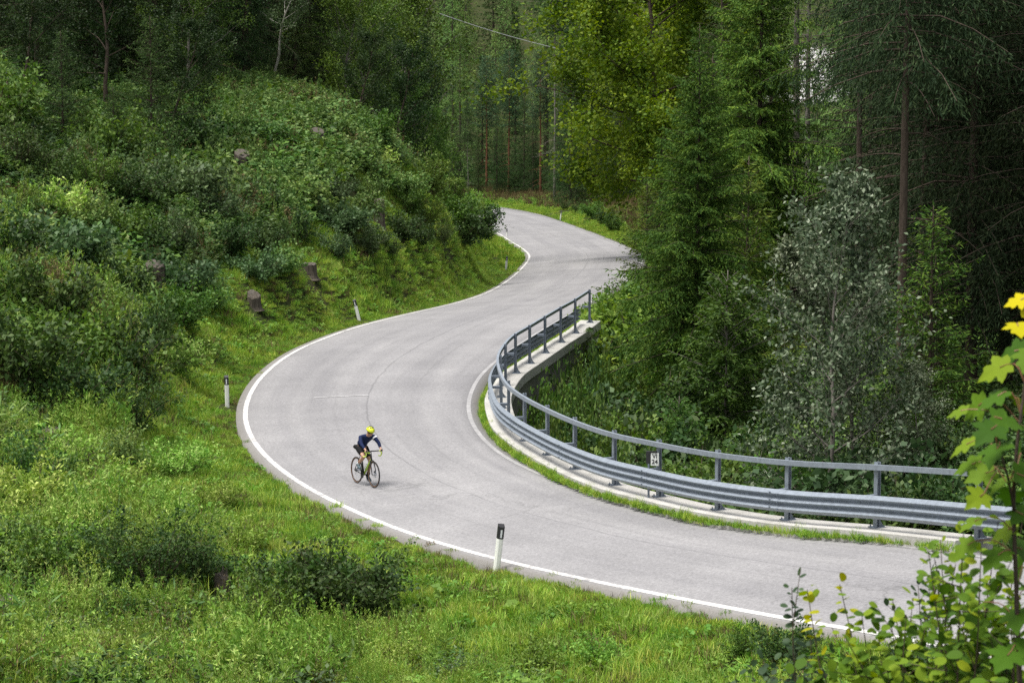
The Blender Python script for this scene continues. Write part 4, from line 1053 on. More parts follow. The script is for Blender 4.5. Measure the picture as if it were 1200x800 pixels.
sp_big = (*conifer(101, 16.5, 3.8, 2.4, 0.55, 8, 0.50, 0.10, 0.38, 0.10, 0.05, 0.17, 0.042, 0.17, 0.9, leaf='lf_spruce_light', dead=14, bark='bark_brown', irregular=0.28, bare=0.06), 16.5)
sp_a = (*conifer(102, 22, 3.1, 1.4, 0.5, 6, 0.40, 0.12, 0.6, 0.20, 0.10, 0.22, 0.05, 0.20, leaf='lf_spruce'), 22)
sp_b = (*conifer(103, 24, 2.8, 2.5, 0.55, 6, 0.48, 0.12, 0.8, 0.19, 0.10, 0.22, 0.05, 0.20, leaf='lf_spruce', irregular=0.3), 24)
sp_dark = (*conifer(104, 26, 3.0, 10.5, 0.5, 6, 0.50, 0.10, 0.9, 0.15, 0.07, 0.17, 0.034, 0.15, leaf='lf_spruce_dark', dead=12, irregular=0.35, thin=0.12), 26)
sp_dark2 = (*conifer(105, 27, 3.4, 3.0, 0.48, 6, 0.48, 0.10, 0.9, 0.16, 0.08, 0.18, 0.036, 0.18, leaf='lf_spruce_dark', dead=8, irregular=0.35, thin=0.05), 27)
sp_young = (*conifer(106, 7, 1.9, 0.3, 0.30, 6, 0.22, 0.18, 0.25, 0.14, 0.08, 0.17, 0.04, 0.09, leaf='lf_spruce_light'), 7)
sp_far = (*conifer(107, 22, 3.0, 2.0, 0.75, 6, 0.36, 0.12, 0.35, 0.42, 0.24, 0.5, 0.15, 0.22, leaf='lf_spruce', irregular=0.28), 22)
larch = (*conifer(108, 22, 3.2, 4.0, 0.6, 5, 0.20, 0.10, 0.7, 0.34, 0.17, 0.36, 0.085, 0.22, leaf='lf_larch', irregular=0.35, thin=0.1), 22)
larch_tall = (*conifer(109, 30, 2.8, 13.5, 0.55, 5, 0.35, 0.10, 0.8, 0.26, 0.14, 0.26, 0.05, 0.20, leaf='lf_larch', dead=26, irregular=0.4, thin=0.2, bark='bark_grey'), 30)
pine = (*conifer(110, 25, 3.0, 12.0, 0.55, 6, 0.10, 0.25, 0.1, 0.26, 0.16, 0.40, 0.12, 0.22, 0.45, leaf='lf_pine', dead=18, irregular=0.35, bark='bark_red', thin=0.08), 25)
pine_pale = (*conifer(111, 30, 3.0, 17.5, 0.5, 6, 0.35, 0.12, 0.4, 0.26, 0.15, 0.36, 0.09, 0.12, 0.6, leaf='lf_spruce', dead=26, irregular=0.3, bark='bark_grey'), 30)
beech = (*broadleaf(212, 28, 5.6, 0.16, 44, 8, 6, 40, 0.27, 0.19, trunk_r=0.26, leaf='lf_beech', bark='bark_brown', up=0.10, clus=0.36, wander=0.06), 28)
ash = (*conifer(113, 5, 1.5, 0.4, 0.26, 6, 0.45, 0.45, 0.5, 0.09, 0.05, 0.14, 0.05, 0.05, 0.6, leaf='lf_broad', horiz=0.3, bark='bark_grey'), 5)
bl_a = (*broadleaf(201, 10, 2.9, 0.22, 15, 6, 5, 26, 0.15, 0.10, leaf='lf_broad'), 10)
bl_b = (*broadleaf(202, 10, 2.7, 0.18, 15, 6, 5, 26, 0.15, 0.10, leaf='lf_forest', bark='bark_brown'), 10)
sp_bushy = (*conifer(116, 7, 2.1, 0.3, 0.30, 6, 0.22, 0.18, 0.25, 0.14, 0.08, 0.17, 0.04, 0.09, leaf='lf_spruce'), 7)
bl_pale = (*broadleaf(203, 9, 1.9, 0.38, 12, 5, 5, 18, 0.12, 0.08, trunk_r=0.10, leaf='lf_grey', bark='bark_pale', lean=0.12), 9)
bl_slim = (*broadleaf(204, 14, 1.8, 0.55, 10, 5, 4, 22, 0.14, 0.09, trunk_r=0.11, leaf='lf_forest', bark='bark_pale'), 14)
bl_far = (*broadleaf(205, 14, 3.8, 0.15, 15, 6, 5, 20, 0.34, 0.24, leaf='lf_broad', clus=0.35), 14)
silver = (*broadleaf(206, 7.5, 1.5, 0.08, 28, 7, 5, 11, 0.12, 0.065, trunk_r=0.07, leaf='lf_silver', bark='bark_grey', clus=0.10, up=0.45), 7.5)
print('tree protos done')

# --- right of the road
G = 'conifers on the right of the road'
plant('spruce_tree', sp_big, xd(820, 84), 84, 14.4, 'tall sunlit spruce with drooping branches reaching towards the guardrail end', 'tree', None)
plant('spruce_tree', sp_young, xd(760, 99), 99, 6.0, 'light green young spruce beside the far guardrail end', 'tree', None)
plant('beech_tree', beech, xd(776, 158), 158, 28, 'broad yellow-green beech beside the far bend', 'tree', None)
plant('beech_tree', beech, xd(800, 212), 212, 27, 'yellow-green beech behind the broad beech', 'tree', None)
for px_, D, h, pr_t, ds in [
    (893, 106, 19, sp_big, 'tall light green spruce'), (905, 126, 22, sp_a, 'dark narrow spruce'), (832, 150, 16, sp_a, 'dark narrow spruce'),
    (772, 176, 11, sp_b, 'dark narrow spruce'), (728, 262, 18, sp_a, 'dark narrow spruce'), (846, 140, 24, sp_b, 'dark narrow spruce'), (880, 90, 9, sp_young, 'light green young spruce'), (836, 112, 12, sp_young, 'light green young spruce'),
    (1065, 67, 27, sp_dark, 'dark half-bare spruce'), (1086, 73, 26, sp_dark, 'dark half-bare spruce'), (1112, 77, 27, sp_dark2, 'dark dense spruce'), (1012, 98, 26, sp_dark, 'dark half-bare spruce'), (1150, 71, 28, sp_dark2, 'dark dense spruce'),
    (1192, 73, 27, sp_dark2, 'dark dense spruce'), (1236, 69, 27, sp_dark2, 'dark dense spruce'), (1132, 90, 27, sp_dark2, 'dark dense spruce'), (1180, 96, 28, sp_dark2, 'dark dense spruce'), (1056, 104, 27, sp_dark2, 'dark dense spruce'),
    (1100, 116, 27, sp_dark2, 'dark dense spruce'), (1160, 128, 26, sp_dark2, 'dark dense spruce'), (1215, 112, 27, sp_dark2, 'dark dense spruce'), (1030, 132, 26, sp_b, 'dark narrow spruce'), (1085, 150, 25, sp_b, 'dark narrow spruce'),
    (1140, 165, 26, sp_a, 'dark narrow spruce'), (1200, 150, 26, sp_a, 'dark narrow spruce'), (962, 132, 11.5, sp_a, 'blue-green young spruce standing in the gap between trunks'), (990, 150, 20, larch, 'feathery light green larch'), (1024, 118, 27, larch, 'feathery light green larch'),
    (936, 110, 31, larch_tall, 'slender tree with a long bare trunk'), (949, 121, 29, larch_tall, 'slender tree with a long bare trunk'), (895, 160, 25, sp_dark2, 'dark dense spruce'), (912, 190, 24, sp_a, 'dark narrow spruce'), (870, 200, 26, sp_b, 'dark narrow spruce'),
    (1000, 210, 24, larch, 'feathery light green larch'), (830, 230, 28, sp_a, 'dark narrow spruce'), (775, 260, 26, sp_b, 'dark narrow spruce'), (735, 275, 26, sp_a, 'dark narrow spruce'), (1060, 200, 25, sp_far, 'dark narrow spruce'), (1120, 210, 26, sp_far, 'dark narrow spruce'),
    (1180, 200, 26, sp_far, 'dark narrow spruce'), (1250, 130, 26, sp_dark2, 'dark dense spruce'), (1100, 64, 7, sp_young, 'low dark young spruce')]:
    plant('larch_tree' if 'larch' in ds else 'conifer_tree' if 'slender' in ds else 'spruce_tree', pr_t, xd(px_, D), D, h, ds, 'tree', G)
plant('whitebeam_tree', silver, xd(973, 60), 60, 9.6, 'slim tree with silvery glinting leaves behind the guardrail', 'tree', None, rz=0.6)
plant('whitebeam_tree', silver, xd(1018, 63), 63, 7.4, 'silvery leaved tree just behind the slim silvery one', 'tree', None, rz=2.2)
plant('whitebeam_tree', silver, xd(1088, 61), 61, 3.7, 'low silvery sapling beside the half-bare spruce trunk', 'tree', None)
plant('ash_tree', ash, xd(856, 78), 78, 6.2, 'feathery mid green ash sapling between the sunlit spruce and the silvery tree', 'tree', None)
plant('ash_tree', ash, xd(800, 74), 74, 3.4, 'short feathery ash sapling under the sunlit spruce', 'tree', None)

# --- forest above the hillside on the left
G = 'trees of the forest on the left'
for px_, D, h, pr_t, ds in [
    (18, 119, 22, sp_dark2, 'dark dense spruce'), (58, 129, 24, sp_a, 'dark narrow spruce'), (105, 124, 24, sp_dark2, 'dark dense spruce'), (150, 133, 25, sp_a, 'dark narrow spruce'), (198, 128, 24, sp_b, 'dark narrow spruce'),
    (240, 137, 25, sp_dark2, 'dark dense spruce'), (292, 140, 26, sp_dark2, 'dark dense spruce'), (335, 150, 25, sp_a, 'dark narrow spruce'), (270, 155, 26, sp_b, 'dark narrow spruce'), (180, 150, 26, sp_dark2, 'dark dense spruce'),
    (80, 150, 26, sp_a, 'dark narrow spruce'), (20, 145, 26, sp_b, 'dark narrow spruce'), (130, 165, 26, sp_a, 'dark narrow spruce'), (225, 170, 26, sp_b, 'dark narrow spruce'), (310, 175, 26, sp_a, 'dark narrow spruce'), (375, 180, 24, sp_b, 'dark narrow spruce'), (-30, 125, 24, sp_dark2, 'dark dense spruce'),
    (40, 170, 26, sp_a, 'dark narrow spruce'), (-10, 190, 26, sp_b, 'dark narrow spruce'), (90, 195, 26, sp_a, 'dark narrow spruce'), (160, 200, 26, sp_b, 'dark narrow spruce'), (260, 205, 26, sp_a, 'dark narrow spruce'), (345, 210, 26, sp_b, 'dark narrow spruce'),
    (76, 117, 15, bl_slim, 'slim pale-trunked dark green broadleaf'), (120, 108, 8.5, bl_b, 'dark green spreading broadleaf'), (215, 116, 7, bl_a, 'mid green spreading broadleaf'), (22, 101, 6.5, bl_b, 'dark green spreading broadleaf'), (175, 104, 6, sp_bushy, 'bushy young spruce'), (70, 98, 5, sp_bushy, 'bushy young spruce'),
    (40, 110, 14, sp_a, 'dark narrow spruce'), (160, 118, 13, sp_dark2, 'dark dense spruce'), (252, 126, 15, sp_dark2, 'dark dense spruce'), (200, 106, 5.5, bl_b, 'dark green spreading broadleaf'),
    (316, 127, 7.5, bl_pale, 'small pale-trunked broadleaf leaning above the crest'), (285, 126, 6, bl_b, 'dark green spreading broadleaf'), (362, 140, 17, sp_dark2, 'dark dense spruce'), (398, 139, 10.5, bl_a, 'mid green spreading broadleaf'), (430, 144, 10, bl_a, 'mid green spreading broadleaf'), (455, 136, 8, bl_b, 'dark green spreading broadleaf'),
    (485, 140, 6.5, bl_a, 'mid green spreading broadleaf'), (415, 130, 6, bl_b, 'dark green spreading broadleaf'), (460, 165, 14, bl_a, 'mid green spreading broadleaf'), (395, 172, 18, sp_a, 'dark narrow spruce'), (195, 122, 8, bl_b, 'dark green spreading broadleaf'), (-4, 114, 16, sp_dark2, 'dark dense spruce'), (110, 117, 16, sp_a, 'dark narrow spruce'), (205, 124, 18, sp_dark2, 'dark dense spruce'), (130, 97, 3.6, sp_bushy, 'bushy young spruce'), (15, 116, 15, sp_a, 'dark narrow spruce'), (72, 114, 13, sp_a, 'dark narrow spruce'), (140, 119, 15, sp_b, 'dark narrow spruce'), (182, 117, 12, sp_a, 'dark narrow spruce'), (238, 122, 14, sp_a, 'dark narrow spruce'), (288, 130, 15, sp_b, 'dark narrow spruce'), (96, 121, 17, sp_b, 'dark narrow spruce'), (345, 138, 14, sp_a, 'dark narrow spruce')]:
    plant('spruce_tree' if 'spruce' in ds else 'broadleaf_tree', pr_t, xd(px_, D), D, h, ds, 'tree', G)

# --- the valley behind the far bend
G = 'trees of the forest behind the far bend'
for px_, D, h, pr_t, ds in [
    (501, 300, 19, pine, 'red-trunked pine'), (596, 314, 18.5, pine, 'red-trunked pine'), (570, 322, 17.5, pine, 'red-trunked pine'), (634, 304, 18, pine, 'red-trunked pine'), (650, 285, 35, pine_pale, 'tall pine with a long pale trunk and a dark top'), (548, 308, 13, pine_pale, 'thin pale-trunked conifer'),
    (530, 312, 15, sp_a, 'dark narrow spruce'), (614, 310, 15, sp_a, 'dark narrow spruce'), (625, 306, 12, sp_b, 'dark narrow spruce'), (470, 238, 15, bl_far, 'mid green spreading broadleaf'), (452, 215, 14, bl_far, 'mid green spreading broadleaf'), (516, 262, 9, bl_far, 'mid green spreading broadleaf'),
    (670, 270, 22, sp_a, 'dark narrow spruce'), (690, 300, 26, sp_far, 'dark narrow spruce'), (668, 320, 22, sp_far, 'dark narrow spruce'), (604, 320, 19, sp_far, 'dark narrow spruce'), (538, 330, 22, larch, 'feathery light green larch'), (580, 340, 20, larch, 'feathery light green larch'),
    (440, 300, 18, sp_far, 'dark narrow spruce'), (488, 320, 18, sp_far, 'dark narrow spruce'), (425, 260, 20, sp_far, 'dark narrow spruce'), (405, 300, 25, sp_far, 'dark narrow spruce'), (565, 335, 17, sp_far, 'dark narrow spruce'), (640, 345, 27, larch, 'feathery light green larch'), (460, 340, 27, larch, 'feathery light green larch'),
    (520, 360, 28, larch, 'feathery light green larch'), (385, 250, 24, sp_far, 'dark narrow spruce'), (582, 312, 12, sp_b, 'dark narrow spruce'), (654, 300, 13, sp_b, 'dark narrow spruce'), (676, 276, 12, sp_b, 'dark narrow spruce'), (700, 272, 13, sp_b, 'dark narrow spruce'), (588, 318, 9, sp_a, 'dark narrow spruce'), (603, 312, 7, sp_bushy, 'dark bushy low spruce'), (640, 306, 8, sp_a, 'dark narrow spruce'), (660, 298, 7, sp_bushy, 'dark bushy low spruce'), (560, 316, 9, sp_b, 'dark narrow spruce'), (628, 316, 10, sp_b, 'dark narrow spruce')]:
    plant({'pine': 'pine_tree', 'larch': 'larch_tree', 'broadleaf': 'broadleaf_tree'}.get(next((w for w in ('pine', 'larch', 'broadleaf') if w in ds), ''), 'spruce_tree'), pr_t, xd(px_, D), D, h, ds, 'tree', G)
r_ = np.random.default_rng(77)
done = []
for k in range(600):
    D = r_.uniform(350, 640); px_ = r_.choice([r_.uniform(360, 730), r_.uniform(860, 1040)], p=[0.72, 0.28]); x = xd(px_, D)
    if any((x - a) ** 2 + (D - b) ** 2 < 36 for a, b in done): continue
    z = g1(x, D); h = r_.uniform(18, 29)
    q = proj([(x, D, z + h)])[0]
    if q[1] > 190 or (914 < px_ < 976 and D < 700): continue
    done.append((x, D)); lt = r_.random() < 0.3
    plant('larch_tree' if lt else 'spruce_tree', larch if lt else sp_far, x, D, h, 'distant light green larch tree' if lt else 'distant dark green spruce', 'tree', 'distant trees on the slope behind')
    if len(done) > 95: break

# --- shrubs
sh = {'dark': [(*shrub(301, 2.0, 1.5, 20, 8, 18, 0.14, 0.09, 'lf_dark', 0.35, clus=0.13), 2.0), (*shrub(302, 2.2, 1.3, 18, 8, 18, 0.17, 0.10, 'lf_dark', 0.2, clus=0.14), 2.2), (*shrub(322, 2.2, 1.2, 16, 8, 24, 0.11, 0.06, 'lf_dark', 0.1, clus=0.10), 2.2)],
      'mid': [(*shrub(303, 2.0, 1.4, 20, 8, 18, 0.15, 0.10, 'lf_broad', 0.35, clus=0.13), 2.0), (*shrub(304, 2.4, 1.2, 18, 8, 18, 0.18, 0.105, 'lf_broad', 0.15, clus=0.15), 2.4), (*shrub(324, 2.4, 1.1, 16, 8, 26, 0.11, 0.06, 'lf_broad', 0.1, clus=0.10), 2.4)],
      'grey': [(*shrub(305, 1.6, 1.5, 20, 7, 18, 0.17, 0.115, 'lf_grey', 0.6, clus=0.13), 1.6), (*shrub(306, 1.9, 1.3, 18, 7, 20, 0.14, 0.08, 'lf_grey', 0.3, clus=0.12), 1.9)],
      'light': [(*shrub(307, 1.4, 1.4, 22, 7, 18, 0.15, 0.105, 'lf_bramble', 0.6, clus=0.13), 1.4), (*shrub(308, 1.7, 1.2, 20, 7, 18, 0.13, 0.085, 'lf_bramble', 0.3, clus=0.12), 1.7)],
      'fresh': [(*shrub(309, 1.5, 1.2, 18, 7, 18, 0.15, 0.10, 'lf_fresh', 0.4, clus=0.13), 1.5)],
      'yellow': [(*shrub(310, 1.1, 0.9, 24, 6, 18, 0.10, 0.045, 'lf_yellow', 0.15, updir=0.1, clus=0.08), 1.1)]}
WORD = {'dark': 'dark green leafy shrub', 'mid': 'mid green leafy shrub', 'grey': 'grey-green leafy shrub', 'light': 'light green bramble mound', 'fresh': 'fresh bright green shrub', 'yellow': 'pale yellow-green weedy shrub'}
def bush(px_, py_, h, kind, group, near=30.0):
    if 'meadow' in group and kind in ('dark', 'mid'): h *= 1.45  # dark shrubs enlarged here to stand in for shaded hollows among the weeds
    if 'hillside' in group: h *= 0.82 if px_ > 210 else 0.9
    p = hit(px_, py_, near)
    if near_stump(p[0], p[1], 1.0, 3.2)[0]: return
    pr_t = sh[kind][rng.integers(len(sh[kind]))]
    return plant('bramble' if kind == 'light' else 'shrub', pr_t, p[0], p[1], h, WORD[kind], 'shrub', group, ('stem', 'foliage'), 0.05)
G = 'shrubs on the hillside left of the road'
for a in [(30, 470, 2.6, 'dark'), (85, 445, 2.4, 'mid'), (140, 460, 2.5, 'dark'), (60, 400, 2.6, 'dark'), (120, 405, 2.2, 'mid'), (20, 385, 2.4, 'mid'), (170, 415, 2.0, 'dark'), (200, 440, 1.4, 'yellow'), (95, 500, 2.2, 'dark'), (160, 505, 1.8, 'dark'), (30, 520, 1.8, 'mid'),
          (10, 330, 2.4, 'dark'), (60, 320, 2.2, 'grey'), (110, 335, 2.0, 'mid'), (150, 365, 1.9, 'dark'), (215, 385, 1.8, 'mid'), (245, 365, 1.6, 'light'), (270, 350, 1.5, 'dark'), (235, 330, 1.8, 'dark'), (205, 300, 1.8, 'grey'), (150, 300, 2.0, 'mid'), (100, 285, 2.2, 'light'), (60, 270, 2.0, 'yellow'),
          (20, 275, 2.4, 'mid'), (110, 240, 2.6, 'mid'), (60, 225, 2.6, 'dark'), (160, 250, 2.2, 'dark'), (210, 240, 2.2, 'grey'), (250, 265, 1.9, 'grey'), (300, 255, 1.8, 'grey'), (260, 215, 2.1, 'mid'), (315, 220, 1.8, 'light'), (350, 190, 1.6, 'light'), (300, 170, 1.7, 'light'), (340, 160, 1.5, 'light'), (385, 165, 1.5, 'light'), (410, 190, 1.6, 'light'),
          (440, 205, 1.6, 'yellow'), (375, 215, 1.5, 'light'), (345, 240, 1.7, 'light'), (395, 240, 1.7, 'grey'), (430, 235, 1.5, 'light'), (470, 230, 1.6, 'light'), (480, 255, 1.8, 'mid'), (400, 275, 1.7, 'grey'), (350, 285, 1.8, 'dark'), (310, 300, 1.7, 'dark'), (395, 305, 1.6, 'grey'), (430, 300, 1.8, 'grey'), (455, 300, 1.4, 'dark'), (270, 300, 1.8, 'dark'),
          (500, 270, 2.4, 'mid'), (525, 250, 3.4, 'mid'), (550, 262, 3.4, 'mid'), (560, 280, 3.0, 'dark'), (566, 282, 2.4, 'dark'), (540, 290, 2.6, 'dark'), (515, 288, 1.9, 'dark'), (490, 292, 1.6, 'dark'), (505, 232, 3.2, 'mid'), (535, 275, 3.0, 'mid'), (560, 255, 3.2, 'fresh'), (470, 285, 1.9, 'dark'), (480, 190, 2.6, 'dark'), (440, 175, 2.4, 'mid'), (505, 205, 3.0, 'mid'), (230, 190, 2.6, 'dark'), (180, 200, 2.8, 'dark'), (130, 200, 2.8, 'mid'),
          (20, 210, 2.8, 'dark'), (10, 160, 3.0, 'mid'), (330, 320, 1.4, 'light'), (300, 330, 1.4, 'grey'), (200, 350, 1.7, 'grey'), (415, 260, 1.6, 'light')]:
    bush(*a, G)
G = 'shrubs in the meadow below the camera'
for a in [(180, 700, 1.2, 'dark'), (225, 692, 1.0, 'dark'), (150, 690, 0.9, 'mid'), (300, 705, 1.0, 'dark'), (335, 725, 0.9, 'dark'), (385, 742, 1.0, 'dark'), (410, 738, 0.9, 'dark'), (440, 740, 0.8, 'dark'), (270, 690, 0.9, 'dark'), (365, 735, 0.9, 'mid'), (120, 680, 1.0, 'dark'), (60, 690, 0.8, 'mid'), (700, 785, 0.5, 'fresh'), (620, 792, 0.6, 'fresh'), (250, 745, 1.2, 'mid'), (320, 770, 1.1, 'mid'), (420, 725, 1.0, 'dark'), (870, 775, 0.45, 'mid'), (915, 785, 0.5, 'dark'),
          (60, 560, 1.2, 'yellow'), (120, 590, 1.1, 'yellow'), (40, 610, 1.3, 'yellow'), (100, 640, 1.0, 'yellow'), (200, 620, 1.0, 'yellow'), (235, 640, 0.9, 'yellow'), (20, 660, 1.0, 'light'), (60, 730, 0.9, 'fresh'), (130, 770, 0.8, 'yellow'), (40, 580, 1.3, 'light'), (470, 785, 0.6, 'yellow'), (150, 620, 1.1, 'yellow'), (90, 600, 1.2, 'yellow'), (30, 690, 1.0, 'yellow'), (190, 660, 0.9, 'yellow'), (250, 600, 0.8, 'yellow'), (140, 555, 1.2, 'light'), (85, 670, 0.9, 'fresh'), (340, 790, 0.8, 'yellow'), (150, 740, 0.8, 'light'), (280, 650, 0.8, 'yellow'), (15, 760, 0.9, 'mid'), (210, 560, 1.0, 'yellow'), (200, 790, 0.8, 'light')]:
    bush(*a, G, 24.0)
G = 'shrubs in the ravine below the guardrail'
for x, D, h, kind in [(0.9, 77, 2.6, 'mid'), (1.9, 81, 2.7, 'dark'), (2.9, 85, 3.0, 'dark'), (1.4, 73.5, 2.4, 'mid'), (2.2, 77, 2.6, 'grey'), (3.2, 80, 2.6, 'mid'), (2.4, 72, 2.4, 'grey'), (3.6, 75, 2.8, 'mid'), (3.0, 68, 2.6, 'mid'), (4.4, 71, 2.7, 'grey'), (4.2, 66, 2.6, 'mid'), (5.4, 68, 2.8, 'mid'), (5.4, 63, 2.6, 'light'), (6.6, 65, 2.7, 'mid'),
                      (6.4, 60.5, 2.4, 'dark'), (7.6, 62, 2.4, 'mid'), (7.6, 57.5, 2.2, 'dark'), (9.0, 59, 2.3, 'grey'), (9.0, 55, 2.1, 'dark'), (10.2, 56, 2.0, 'dark'), (10.4, 52, 2.0, 'dark'), (11.6, 52, 1.8, 'dark'), (4.8, 78, 3.0, 'dark'), (6.2, 73, 2.8, 'dark'), (7.8, 70, 2.6, 'dark'), (9.2, 66, 2.2, 'dark'), (4.2, 86, 2.8, 'fresh'), (4.6, 91, 2.6, 'fresh'), (5.4, 95, 2.6, 'mid'),
                      (11.4, 61, 1.6, 'grey'), (12.6, 58, 1.7, 'dark'), (13, 64, 1.6, 'dark'), (3.8, 92.5, 1.5, 'fresh'), (4.6, 98, 1.6, 'mid'), (5.2, 60.2, 2.7, 'light'), (4.3, 63.4, 2.6, 'mid')]:
    pr_t = sh[kind][rng.integers(len(sh[kind]))]
    plant('shrub', pr_t, x, D, h, WORD[kind], 'shrub', G, ('stem', 'foliage'), 0.05)
for i, kd in zip(range(9, len(PP)), ('mid', 'light', 'mid', 'dark', 'mid', 'light', 'grey', 'mid', 'fresh', 'mid')):
    j = int(np.argmin(np.linalg.norm(path - PP[i], axis=1)))
    for off, hh in ((1.5, 0.75), (2.7, 1.1)):
        q = path[j] - pN[j] * off + rng.normal(0, 0.25, 3); hz = path[j, 2] - hh - g1(q[0], q[1])
        if hz > 0.8: plant('shrub', sh[kd][rng.integers(len(sh[kd]))], q[0], q[1], hz * rng.uniform(0.85, 1.0), WORD[kd], 'shrub', G, ('stem', 'foliage'), 0.05, wide=0.62 if off < 2 else 0.9)
for k in range(14):
    j = int(len(path) * (0.50 + 0.47 * k / 13)); q = path[min(j, len(path) - 1)] - pN[min(j, len(path) - 1)] * (1.05 + 0.2 * (k % 2)); hz = path[min(j, len(path) - 1), 2] - 0.45 - g1(q[0], q[1])
    if hz > 0.8: plant('shrub', sh[('mid', 'dark', 'mid', 'light')[k % 4]][0], q[0], q[1], hz, WORD[('mid', 'dark', 'mid', 'light')[k % 4]], 'shrub', G, ('stem', 'foliage'), 0.05, wide=0.55)
G = 'shrubs behind the far bend'
for px_, py_, h, kind in [(662, 246, 1.3, 'dark'), (678, 250, 1.6, 'dark'), (695, 256, 1.7, 'mid'), (708, 264, 1.6, 'dark'), (720, 272, 1.6, 'mid')]:
    bush(px_, py_, h, kind, G, 150.0)
# ------------------------------------------------------------------ roadside marker posts
def taper(s, secs, mi=0):
    """stacked outlines (lists of points), closed at both ends"""
    n = len(secs[0]); V = [p for q in secs for p in q]; Fq = []
    for i in range(len(secs) - 1):
        for k in range(n): Fq.append((i * n + k, i * n + (k + 1) % n, (i + 1) * n + (k + 1) % n, (i + 1) * n + k))
    Fq.append(tuple(range(n))[::-1]); Fq.append(tuple(range((len(secs) - 1) * n, len(secs) * n)))
    s.add(V, Fq, mi)
def marker(px_, py_, h, tilt, turn, label):
    p = hit(px_, py_, 30)
    t = thing('marker_post', label, 'marker post', (p[0], p[1], p[2] - 0.12), 0, 'white marker posts along the road')
    t.rotation_euler = (math.radians(-2), math.radians(tilt), math.radians(turn)); h += 0.12
    out = lambda z, k=1.0, d=0.0: [(-0.06 * k, 0.045 + d, z), (-0.06 * k, -0.03 + d, z), (-0.028 * k, -0.055 + d, z), (0.028 * k, -0.055 + d, z), (0.06 * k, -0.03 + d, z), (0.06 * k, 0.045 + d, z)]
    s = MB(); taper(s, [out(0), out(h * 0.745)]); s.build('post_body', M['white_post'], t)
    s = MB(); top = [(x, y, h * 0.955 + (0.06 * (y + 0.055) / 0.1)) for x, y, z in out(0, 1.05)]
    taper(s, [out(h * 0.75, 1.05), out(h * 0.935, 1.05), top]); cap = s.build('black_band', M['black'], t, bevel=0.004)
    s = MB(); s.box((0, -0.060, h * 0.84), (0.034, 0.006, 0.15)); s.build('reflector', M['reflector'], cap)
    return t
marker(580.5, 673, 0.98, 7, 14, 'leaning white marker post with black top at the grass edge closest to the cyclist')
marker(266.5, 477.5, 0.95, -1, 4, 'upright white marker post with black top in the grass outside the bend')
marker(422, 376, 0.86, -14, -6, 'white marker post tilted against the slope on the grassy verge under the shrubs')
marker(592.5, 318, 0.95, 5, 8, 'small white marker post on the grass inside the far bend')
marker(594, 281, 0.95, 0, 0, 'tiny white marker post at the white line beside the spur shrubs')
marker(656.5, 258, 0.95, 6, 0, 'small white marker post on the far bank of the far bend')
marker(711, 362, 0.95, 4, 0, 'white marker post half hidden by spruce branches past the guardrail end')

# ------------------------------------------------------------------ tree stumps and a dark rock in place of a shaded hollow
M['stump_side'] = barkmat('weathered_stump', (0.028, 0.024, 0.019), (0.135, 0.114, 0.090), (5, 5, 0.5))
M['stump_top'] = plain('cut_wood', (0.072, 0.061, 0.048), 0.85, var=0.45, scale=14)
def stump(px_, py_, r0, h, label, tilt=0.0, near=30, jag=0.05):
    r0 *= 0.85; p = hit(px_, py_, near); r = np.random.default_rng(int(px_ * 7 + py_))
    t = thing('tree_stump', label, 'stump', (p[0], p[1], p[2] - 0.15), 0, 'old stumps on the cleared hillside')
    n = 26; a = np.arange(n) * 6.283 / n; rr = 1 + 0.10 * np.sin(a * 3 + r.random() * 6) + 0.06 * np.sin(a * 7 + r.random() * 6) + r.normal(0, 0.02, n)
    s = MB(); secs = []
    tz = h + (np.cos(a - 1.9) * tilt * r0) + r.normal(0, jag * 0.25, n)
    for f in (0, 0.12, 0.3, 0.6, 0.85, 1.0):
        k = r0 * (1 + 0.45 * math.exp(-f * 7)) * (1 - 0.06 * f)
        secs.append([(math.cos(a[i]) * k * rr[i], math.sin(a[i]) * k * rr[i], (tz[i] + 0.15) * f) for i in range(n)])
    taper(s, secs); s.build('stump_bark', M['stump_side'], t)
    s = MB(); ring = [(x * 0.93, y * 0.93, z + 0.012) for x, y, z in secs[-1]]
    s.add(ring + [(0, 0, h + 0.16)], [(i, (i + 1) % n, n) for i in range(n)]); s.build('cut_face', M['stump_top'], t)
    return t
stump(284, 210, 0.40, 1.1, 'reddish brown stump among shrubs high on the hillside', 0.5, 60)
stump(181, 347, 0.42, 1.1, 'wide dark grey stump sticking out of the dark shrubs on the left slope', 0.3, 55)
stump(297, 359, 0.29, 0.42, 'narrow pale brown stump at the edge of the grass verge', 0.6, 60)
stump(363, 323, 0.36, 0.45, 'short round stump just above the grassy verge', 0.1, 60)
stump(445, 268, 0.28, 1.3, 'slim grey stump near the spur shrubs', 0.2, 70)
stump(372, 180, 0.42, 1.05, 'dark stump close to the crest of the hill', 0.4, 80)
stump(262, 697, 0.19, 0.36, 'small broken stump in the meadow weeds at the lower left', 0.4, 28, 0.25)
stump(60, 523, 0.26, 0.42, 'low pale stump buried in weeds on the left', 0.2, 40)
stump(6, 724, 0.24, 0.38, 'grey stump in the weeds cut by the photo edge', 0.2, 28)
bm = bmesh.new(); bmesh.ops.create_icosphere(bm, subdivisions=4, radius=0.45)
for v in bm.verts:
    c = v.co; k = 1 + 0.16 * math.sin(c.x * 7 + 1) * math.sin(c.y * 6) + 0.10 * math.sin(c.z * 11 + c.x * 5) + 0.03 * math.sin(c.y * 23); v.co = Vector((c.x * 1.2 * k, c.y * 0.9 * k, c.z * 0.75 * k))
